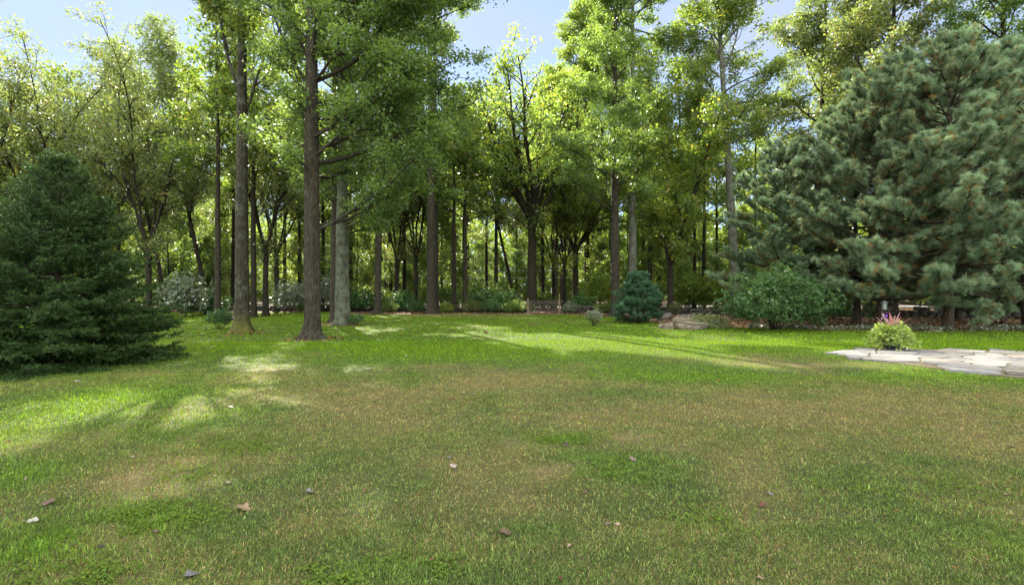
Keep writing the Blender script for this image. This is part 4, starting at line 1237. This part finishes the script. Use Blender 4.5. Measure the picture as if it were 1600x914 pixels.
# ------------------------------------------------------------------ gate
M_wood_gate = simple_mat('weathered_gate_wood', (0.028, 0.024, 0.020), (0.075, 0.064, 0.052), scale=12, bump=0.4)
M_wood_post = simple_mat('lighter_post_wood', (0.10, 0.072, 0.045), (0.19, 0.14, 0.09), scale=10, bump=0.4)  # lighter, browner wood than the gate rails
def add_box(bm, c, s, rot=None, bev=0.008):
    r = bmesh.ops.create_cube(bm, size=1.0)
    vs = r['verts']
    for v in vs:
        v.co = Vector((v.co.x * s[0], v.co.y * s[1], v.co.z * s[2]))
    if rot is not None:
        bmesh.ops.rotate(bm, verts=vs, cent=(0, 0, 0), matrix=rot)
    bmesh.ops.translate(bm, verts=vs, vec=c)
    if bev:
        es = list({e for v in vs for e in v.link_edges})
        bmesh.ops.bevel(bm, geom=es, offset=bev, segments=1, affect='EDGES')
def build_gate():
    from mathutils import Matrix
    Y = 40.0
    x0, x1 = at(825, Y), at(874, Y)
    root = empty('farm_gate', ((x0 + x1) / 2, Y, 0), 'weathered wooden five-bar gate between two posts at the back of the lawn', 'gate')
    hw = (x1 - x0) / 2
    for s in (-1, 1):
        bm = bmesh.new()
        add_box(bm, (s * hw, 0, 0.53), (0.15, 0.15, 1.14), bev=0.02)
        bmesh.ops.create_cone(bm, cap_ends=True, segments=4, radius1=0.105, radius2=0.02, depth=0.06, matrix=Matrix.Translation((s * hw, 0, 1.128)) @ Matrix.Rotation(R(45), 4, 'Z'))
        bm_obj('post', bm, M_wood_post, root)
    for k in range(5):
        bm = bmesh.new()
        add_box(bm, (0, 0, 0.16 + 0.19 * k), (hw * 2 - 0.19, 0.035, 0.085))
        bm_obj('rail', bm, M_wood_gate, root)
    for s in (-0.93, -0.33, 0.33, 0.93):
        bm = bmesh.new()
        add_box(bm, (s * (hw - 0.1), -0.038, 0.53), (0.085, 0.036, 0.90))
        bm_obj('stile', bm, M_wood_gate, root)
    bm = bmesh.new()
    Ld = math.hypot(hw * 1.7, 0.75)
    add_box(bm, (0, 0.036, 0.53), (Ld, 0.034, 0.07), rot=Matrix.Rotation(-math.atan2(0.75, hw * 1.7), 3, 'Y'))
    bm_obj('brace', bm, M_wood_gate, root)
build_gate()

# overhead wires glimpsed behind the gate
M_wire = simple_mat('aluminium_wire', (0.45, 0.45, 0.45), (0.55, 0.55, 0.55), rough=0.5)
for k, (py, lb) in enumerate([(396, 'highest of three pale overhead wires crossing the woods behind the gate'), (423, 'middle of three pale overhead wires behind the gate'), (434, 'lowest of three pale overhead wires behind the gate')]):
    W = Wood()
    Y = 53.0
    z0 = 1.6 + (457 - py) / 800.0 * Y
    xs = np.linspace(-10, 16, 24)
    W.tube(np.stack([xs, 0 * xs + Y, z0 + 0.0016 * (xs - 3) ** 2 + 0.012 * (xs - 3)], 1), np.full(24, 0.018), 5)
    o = mesh_obj('overhead_wire', W.mesh('overhead_wire', M_wire))
    tag(o, lb, 'wire', 'overhead wires behind the gate')

# ------------------------------------------------------------------ boulders
M_rock = simple_mat('boulder_stone', (0.055, 0.045, 0.030), (0.165, 0.135, 0.09), scale=4.5, bump=0.9, bdist=0.08, c2=(0.10, 0.09, 0.065))
M_rock_dark = simple_mat('dark_boulder_stone', (0.05, 0.042, 0.035), (0.14, 0.115, 0.09), scale=3.5, bump=0.7, bdist=0.06)  # slightly darker stone for the boulders set farther back
def boulder(px, Y, sx, sy, sz, seed, label, mat=None, rz=0.0, sink=0.25, strata=0.0):
    bm = bmesh.new()
    bmesh.ops.create_icosphere(bm, subdivisions=4, radius=1.0)
    for v in bm.verts:
        c = v.co.copy()
        n = mnoise.fractal(c * 1.1 + Vector((seed * 7.1, 0, 0)), 1.0, 2.0, 4) * 0.34
        n += (mnoise.cell(c * 1.6 + Vector((seed, 3, 1))) - 0.5) * 0.05
        c = c * (1 + n)
        c.x = math.copysign(abs(c.x) ** 0.85, c.x); c.z = math.copysign(abs(c.z) ** 0.8, c.z)
        if strata:
            c.x += strata * 0.05 * math.sin(c.z * 16 + c.x * 3); c.y += strata * 0.07 * math.sin(c.z * 16 + c.x * 4)
        v.co = Vector((c.x * sx, c.y * sy, c.z * sz + sz * (1 - sink)))
    o = bm_obj('boulder', bm, mat or M_rock, smooth=True)
    o.location = (at(px, Y), Y, -0.06)
    o.rotation_euler = (0, 0, rz)
    tag(o, label, 'boulder', 'boulders in the bed beside the young pine')
boulder(1044, 22.6, 0.36, 0.34, 0.19, 1, 'small rounded boulder at the left end of the front pair', sink=0.3)
boulder(1081, 22.3, 0.66, 0.45, 0.23, 2, 'long layered brown boulder at the front of the bed', sink=0.3, strata=1.0, rz=0.1)
boulder(1070, 23.3, 0.55, 0.4, 0.33, 3, 'pale slanting boulder wedged behind the long layered one', sink=0.3, rz=-0.3)
boulder(1037, 30.0, 0.46, 0.4, 0.28, 4, 'square-shouldered boulder farther back near the stone wall', M_rock_dark, sink=0.25)
boulder(1073, 31.0, 0.50, 0.4, 0.2, 5, 'flat dark boulder far back in the leaf litter', M_rock_dark, sink=0.25)
boulder(366, 29.0, 0.45, 0.4, 0.22, 6, 'dark boulder half hidden behind the mossy-footed trunk', M_rock_dark, sink=0.25)
boulder(1462, 21.0, 0.22, 0.2, 0.09, 7, 'small flat stone at the edge of the bed under the pines', M_rock, sink=0.3)

# leafy groundcover mound beside the boulders, ground cover under the pines
S_mound = shrub_mesh('mound', 210, 0.95, 0.6, 0.55, 3200, 0.10, 0.3, zc=0.25, skirt=0.02, stems=6, stem_r=0.008, mat=M_leaf_lime, lump=0.25, shell=0.4)
M_leaf_mound = leaf_mat('leaf_mound', (0.10, 0.13, 0.04), (0.20, 0.24, 0.08), trans=0.35, tcol=(0.35, 0.38, 0.10), objvar=0.0)
shrub(S_mound, 1106, 23.0, 1.15, 0.2, 'low pale green mound of leaves spilling over the boulders', mats=(None, M_leaf_mound), kind='mound_plant', cat='plant')
def groundcover():
    rng = np.random.default_rng(31)
    n = 9000
    px = rng.uniform(1170, 1900, n); 
    Y = np.interp(px, EDGE_PX, EDGE_Y) + np.abs(rng.normal(0, 0.8, n)) + 0.1
    x = (px - 800) / 800 * Y
    k = fbm(x, Y, 0.9, 15, 2) > 0.42
    x, Y = x[k], Y[k]
    z = gheight(x, Y) + rng.uniform(0.02, 0.28, len(x)) * fbm(x, Y, 0.5, 4, 2)
    v, f, t, t2 = leaves(rng, np.stack([x, Y, z], 1), 0.085, 0.6, up=0.8)
    o = mesh_obj('ground_cover', np_mesh('ground_cover', v, [f], [M_leaf_pale], {'tint': t, 'tint2': t2}, smooth=False))
    tag(o, 'low pale-flecked ground cover along the bed under the pines', 'ground cover')
    o['kind'] = 'stuff'
groundcover()

# ------------------------------------------------------------------ planter
def build_planter():
    from mathutils import Matrix
    rng = np.random.default_rng(17)
    x, y, z = at(1393, 14.25), 14.25, 0.045
    root = empty('planter', (x, y, z), 'dark pot spilling lime vines with a spiky pink plant, at the back of the patio', 'planter')
    prof = [(0.17, 0.0), (0.185, 0.02), (0.21, 0.18), (0.245, 0.38), (0.265, 0.40), (0.27, 0.44), (0.245, 0.445), (0.235, 0.40), (0.0, 0.39)]
    bm = bmesh.new()
    rings = []
    for r, h in prof:
        rings.append([bm.verts.new((r * math.cos(a), r * math.sin(a), h)) for a in np.linspace(0, 2 * math.pi, 32, endpoint=False)] if r > 0 else [bm.verts.new((0, 0, h))])
    for a, b in zip(rings[:-1], rings[1:]):
        for k in range(32):
            k2 = (k + 1) % 32
            if len(b) == 1:
                bm.faces.new((a[k], a[k2], b[0]))
            else:
                bm.faces.new((a[k], a[k2], b[k2], b[k]))
    bm.faces.new(list(reversed(rings[0])))
    bm_obj('pot', bm, simple_mat('dark_glazed_pot', (0.012, 0.014, 0.018), (0.03, 0.032, 0.036), rough=0.35, spec=0.5, bump=0.05), root, smooth=True)
    # trailing vine: strands arching over the rim, each set with heart-shaped leaves
    W = Wood(); cen = []; tint = []
    for k in range(115):
        az = rng.uniform(0, 6.28)
        rr = rng.uniform(0.25, 0.62)
        hh = rng.uniform(0.08, 0.24)
        dropz = rng.uniform(0.02, 0.42)
        t = np.linspace(0, 1, 9)
        rad = 0.05 + rr * (t ** 0.75)
        zz = 0.42 + hh * np.sin(np.pi * np.minimum(t * 1.25, 1.0)) - dropz * t ** 3
        p = np.stack([rad * math.cos(az), rad * math.sin(az), np.maximum(zz, 0.02)], 1)
        W.tube(p, np.full(9, 0.004), 3)
        m = 26
        u = rng.uniform(0.15, 1, m) * 8; i = np.minimum(u.astype(int), 7)
        q = p[i] + (p[i + 1] - p[i]) * (u - i)[:, None] + rng.normal(0, 0.035, (m, 3))
        cen.append(q); tint.append(rng.uniform(0, 1, m) * 0.6 + rng.uniform(0, 0.4))
    v, f, t, t2 = leaves(rng, np.concatenate(cen), 0.075, 0.85, up=0.8, tilt=0.6, tint=np.concatenate(tint))
    fol = mesh_obj('foliage', np_mesh('vine_leaves', v, [f], [M_leaf_lime], {'tint': t, 'tint2': t2}, smooth=False), root)
    mesh_obj('stem', W.mesh('vine_stems', simple_mat('vine_stem', (0.10, 0.14, 0.03), (0.16, 0.2, 0.05))), root)
    # spikes
    mspk = leaf_mat('cordyline_leaf', (0.13, 0.045, 0.045), (0.30, 0.12, 0.11), trans=0.4, tcol=(0.50, 0.20, 0.18), gloss=0.15, objvar=0)
    V, F, TT = [], [], []
    nv = 0
    for k in range(22):
        az = rng.uniform(0, 6.28); e = R(rng.uniform(40, 84)); L = rng.uniform(0.42, 0.62)
        d = np.array([math.cos(az) * math.cos(e), math.sin(az) * math.cos(e), math.sin(e)])
        p = poly(rng, np.array([0, 0, 0.48]), d, L, 6, 0.015, -0.035)
        sd = unit(np.cross(unit(p[1] - p[0]), [0, 0, 1.0])) if abs(d[2]) < 0.99 else np.array([1.0, 0, 0])
        wv = 0.028 * np.sin(np.pi * (0.18 + 0.82 * np.linspace(0, 1, 7))) ** 0.8 + 0.001
        l = p - sd * wv[:, None]; r_ = p + sd * wv[:, None]
        c = p - np.array([0, 0, 0.006])
        V.append(np.stack([l, c, r_], 1).reshape(-1, 3))
        for i in range(6):
            b = nv + i * 3
            F += [[b, b + 1, b + 4, b + 3], [b + 1, b + 2, b + 5, b + 4]]
        TT.append(np.full(21, rng.uniform(0, 1))); nv += 21
    t = np.concatenate(TT)
    mesh_obj('spiky_leaves', np_mesh('spiky_leaves', np.concatenate(V), [np.array(F)], [mspk], {'tint': t, 'tint2': t * 0}), root)
    # purple and white blooms on a stalk
    mfl = simple_mat('purple_petals', (0.10, 0.03, 0.30), (0.22, 0.08, 0.45), scale=30, rough=0.7)
    mfw = simple_mat('pale_pink_petals', (0.40, 0.26, 0.30), (0.50, 0.38, 0.40), scale=30, rough=0.7)
    for (dx, dz, m_, n, sp) in [(-0.20, 0.98, mfl, 26, 0.032), (-0.25, 1.0, mfw, 22, 0.028)]:
        c = np.array([dx, -0.05, dz - 0.08]) + rng.normal(0, 1, (n, 3)) * np.array([sp * 0.6, sp * 0.6, sp * 1.2])
        v, f, t, t2 = leaves(rng, c, 0.045, 0.8, tilt=1.0)
        fl = mesh_obj('flower', np_mesh('petals', v, [f], [m_], smooth=False), root)
        W = Wood(); W.tube(np.array([[dx * 0.4, -0.03, 0.42], [dx * 0.8, -0.04, 0.7], [dx, -0.05, dz - 0.08]]), [0.005, 0.004, 0.003], 4)
        mesh_obj('flower_stalk', W.mesh('flower_stalk', M_bark_dark), fl)
build_planter()

# hanging feeder by the pine trunk
def build_feeder():
    x, y = at(1382, 21.5), 21.5
    zc = 1.6 - (478 - 457) / 800 * 21.5
    root = empty('bird_feeder', (x, y, 0), 'small pale bird feeder on a thin pole in front of the pine trunk', 'bird feeder')
    mp_ = simple_mat('feeder_pole', (0.03, 0.03, 0.03), (0.05, 0.05, 0.05), rough=0.5)
    W = Wood(); W.tube(np.array([[0, 0, -0.1], [0, 0, 0.5], [0, 0, zc - 0.13]]), [0.014, 0.013, 0.012], 8)
    mesh_obj('pole', W.mesh('pole', mp_), root)
    bm = bmesh.new()
    bmesh.ops.create_cone(bm, cap_ends=True, segments=6, radius1=0.085, radius2=0.10, depth=0.26)
    bmesh.ops.translate(bm, verts=bm.verts, vec=(0, 0, zc))
    bm_obj('seed_tube', bm, simple_mat('feeder_glass', (0.15, 0.18, 0.15), (0.22, 0.25, 0.22), rough=0.3, bump=0.05), root)
    bm = bmesh.new()
    bmesh.ops.create_cone(bm, cap_ends=True, segments=12, radius1=0.15, radius2=0.015, depth=0.09)
    bmesh.ops.translate(bm, verts=bm.verts, vec=(0, 0, zc + 0.176))
    bm_obj('roof', bm, simple_mat('feeder_roof', (0.10, 0.12, 0.11), (0.16, 0.18, 0.16), rough=0.4), root)
    bm = bmesh.new()
    bmesh.ops.create_cone(bm, cap_ends=True, segments=16, radius1=0.12, radius2=0.13, depth=0.025)
    bmesh.ops.translate(bm, verts=bm.verts, vec=(0, 0, zc - 0.144))
    bm_obj('tray', bm, simple_mat('feeder_tray', (0.10, 0.12, 0.11), (0.16, 0.18, 0.16), rough=0.4), root)
build_feeder()

# ------------------------------------------------------------------ single fallen leaves on the lawn
LEAFMATS = {}
def lm(name, c):
    if name not in LEAFMATS:
        LEAFMATS[name] = simple_mat('dead_leaf_' + name, tuple(a * 0.75 for a in c), c, scale=25, rough=0.6, bump=0.3, bdist=0.005)
    return LEAFMATS[name]
LC = {'plum': (0.040, 0.022, 0.022), 'brown': (0.085, 0.052, 0.032), 'pale': (0.27, 0.21, 0.18), 'mauve': (0.17, 0.115, 0.105), 'tan': (0.17, 0.115, 0.065), 'grey': (0.11, 0.10, 0.10),
      'dark': (0.022, 0.017, 0.014), 'red': (0.085, 0.024, 0.016), 'orange': (0.14, 0.06, 0.022), 'white': (0.28, 0.255, 0.22)}
FAR_LABEL = 'tiny pale fallen leaf lying on the green grass before the trees'
LEAVES = [
    (883, 698, 13, 'plum', 1.2, 'dark plum curled leaf standing on edge near two bare soil patches'),
    (910, 695, 13, 'brown', 0.6, 'small brown leaf flat on the grass just right of the dark plum one'),
    (708, 731, 17, 'pale', 0.4, 'pale pinkish lobed leaf near the middle of the lawn'),
    (702, 718, 11, 'grey', 0.5, 'small grey leaf just behind the pale pinkish lobed leaf'),
    (989, 721, 17, 'mauve', 0.4, 'mauve lobed leaf below the largest bare soil patch'),
    (1066, 699, 12, 'tan', 0.5, 'small tan leaf on the bare soil at the end of the right soil patch'),
    (788, 833, 27, 'brown', 0.9, 'large brown curled leaf lowest in the middle of the lawn'),
    (951, 818, 13, 'mauve', 0.7, 'small mauve curled leaf in thick green grass'),
    (483, 773, 20, 'grey', 1.0, 'grey curled leaf with a bright edge beside a brown patch'),
    (381, 798, 28, 'tan', 0.9, 'long tan curled leaf on the left of the lawn'),
    (355, 758, 15, 'brown', 0.9, 'brown folded leaf above the long tan one'),
    (75, 791, 21, 'brown', 0.8, 'brown leaf near the left edge of the photo'),
    (158, 858, 13, 'dark', 1.0, 'nearly black curled leaf beside the sunlit clover'),
    (242, 835, 13, 'brown', 0.8, 'small brown leaf among the dark green clover'),
    (50, 819, 18, 'white', 0.4, 'whitish leaf in the shade at the left edge'),
    (300, 902, 28, 'grey', 0.7, 'broad grey leaf at the very bottom left of the lawn'),
    (675, 877, 15, 'orange', 0.7, 'orange-brown leaf low in the grass at the bottom'),
    (876, 907, 13, 'red', 0.8, 'reddish leaf cut by the bottom edge'),
    (1190, 789, 13, 'red', 0.6, 'dark red leaf beside the bright tuft on the right'),
    (1204, 772, 13, 'grey', 0.6, 'blue-grey leaf just above the dark red one'),
    (1189, 904, 15, 'tan', 0.6, 'rounded tan leaf at the bottom right'),
    (1047, 759, 11, 'dark', 0.8, 'small dark leaf in the grass right of the mauve lobed leaf'),
    (915, 769, 10, 'brown', 0.8, 'small brown leaf below the bare soil of the middle'),
    (708, 627, 9, 'red', 0.9, 'red-brown leaf with two pale ones close beside it'),
    (720, 633, 8, 'pale', 0.4, 'pale leaf just below the red-brown one'),
    (725, 616, 8, 'pale', 0.4, 'pale leaf just above the red-brown one'),
    (740, 619, 7, 'mauve', 0.4, 'small mauve leaf right of the red-brown one'),
    (553, 670, 9, 'mauve', 0.5, 'single pinkish leaf on the brown grass left of centre'),
    (1077, 631, 11, 'brown', 0.7, 'brown leaf at the near edge of the green strip'),
    (1123, 597, 8, 'orange', 0.8, 'orange leaf in the dark green strip'),
    (1415, 618, 9, 'mauve', 0.4, 'pinkish leaf on the brown grass before the patio'),
    (1527, 618, 8, 'orange', 0.7, 'orange leaf just in front of the patio edge'),
    (1578, 700, 11, 'dark', 0.7, 'dark leaf near the right edge of the lawn'),
    (120, 600, 11, 'pale', 0.4, 'pale leaf on the bright sunlit strip before the spruce'),
    (361, 639, 10, 'white', 0.4, 'white leaf on shaded grass right of the sunlit strip'),
    (208, 717, 8, 'white', 0.4, 'white leaf above a bare brown patch on the left'),
    (515, 662, 7, 'dark', 0.9, 'small dark leaf left of the single pinkish one'),
    (418, 700, 8, 'dark', 0.9, 'right of two small dark leaves by the bright clover'),
    (350, 707, 8, 'dark', 0.9, 'left of two small dark leaves by the bright clover'),
    (787, 604, 6, 'dark', 0.8, 'tiny black leaf behind the pale and red-brown group'),
    (730, 654, 7, 'dark', 0.8, 'tiny black leaf in front of the pale and red-brown group'),
    (340, 568, 6, 'white', 0.4, FAR_LABEL), (445, 590, 6, 'tan', 0.4, FAR_LABEL), (408, 575, 6, 'pale', 0.4, FAR_LABEL), (300, 575, 5, 'pale', 0.4, FAR_LABEL),
    (520, 560, 6, 'pale', 0.4, FAR_LABEL), (610, 548, 5, 'white', 0.4, FAR_LABEL), (455, 545, 5, 'pale', 0.4, FAR_LABEL), (635, 557, 5, 'white', 0.4, FAR_LABEL),
]
def fallen_leaf(px, py, spx, cname, curl, label, seed):
    rng = random.Random(seed)
    x, y = gp(px, py)
    size = spx / 800.0 * y * 0.95
    bm = bmesh.new()
    # lobed outline (five lobes) with a stalk, curled
    N = 30
    c0 = bm.verts.new((0, 0, 0))
    ring1, ring2 = [], []
    for k in range(N):
        a = 2 * math.pi * k / N
        r = 0.36 + 0.14 * abs(math.cos(2.5 * a)) ** 0.8 + rng.uniform(-0.02, 0.02)
        r *= 0.8 + 0.25 * (0.5 + 0.5 * math.cos(a))
        ring2.append((r * math.cos(a), r * math.sin(a) * 0.85))
    def bend(u, v):
        z = curl * 0.9 * (v * v) + 0.35 * curl * max(0, u) ** 2 + 0.03 * math.sin(9 * u + seed) + 0.03 * math.sin(8 * v)
        return Vector((u * (1 - 0.2 * curl * abs(u)), v * (1 - 0.55 * curl * abs(v)), z))
    c0.co = bend(0, 0)
    mid = [bm.verts.new(bend(u * 0.55, v * 0.55)) for u, v in ring2]
    out = [bm.verts.new(bend(u, v)) for u, v in ring2]
    for k in range(N):
        k2 = (k + 1) % N
        bm.faces.new((c0, mid[k], mid[k2]))
        bm.faces.new((mid[k], out[k], out[k2], mid[k2]))
    # stalk
    s = [Vector((-0.30, 0, 0.0)), Vector((-0.55, 0.03, 0.03)), Vector((-0.75, 0.09, 0.09))]
    for a, b in zip(s[:-1], s[1:]):
        v = [bm.verts.new(a + Vector((0, -0.012, 0.01))), bm.verts.new(a + Vector((0, 0.012, 0.01))), bm.verts.new(b + Vector((0, 0.010, 0.01))), bm.verts.new(b + Vector((0, -0.010, 0.01)))]
        bm.faces.new(v)
    o = bm_obj('fallen_leaf', bm, lm(cname, LC[cname]), smooth=True)
    o.scale = (size, size, size)
    zz = float(gheight(np.array([x]), np.array([y]))[0])
    o.location = (x, y, zz + 0.018)
    o.rotation_euler = (rng.uniform(-0.25, 0.25) + (0.7 if curl > 1.1 else 0), rng.uniform(-0.2, 0.2), rng.uniform(0, 6.28))
    tag(o, label, 'leaf', 'fallen leaves on the lawn')
for i, L_ in enumerate(LEAVES):
    fallen_leaf(*L_, seed=300 + i)
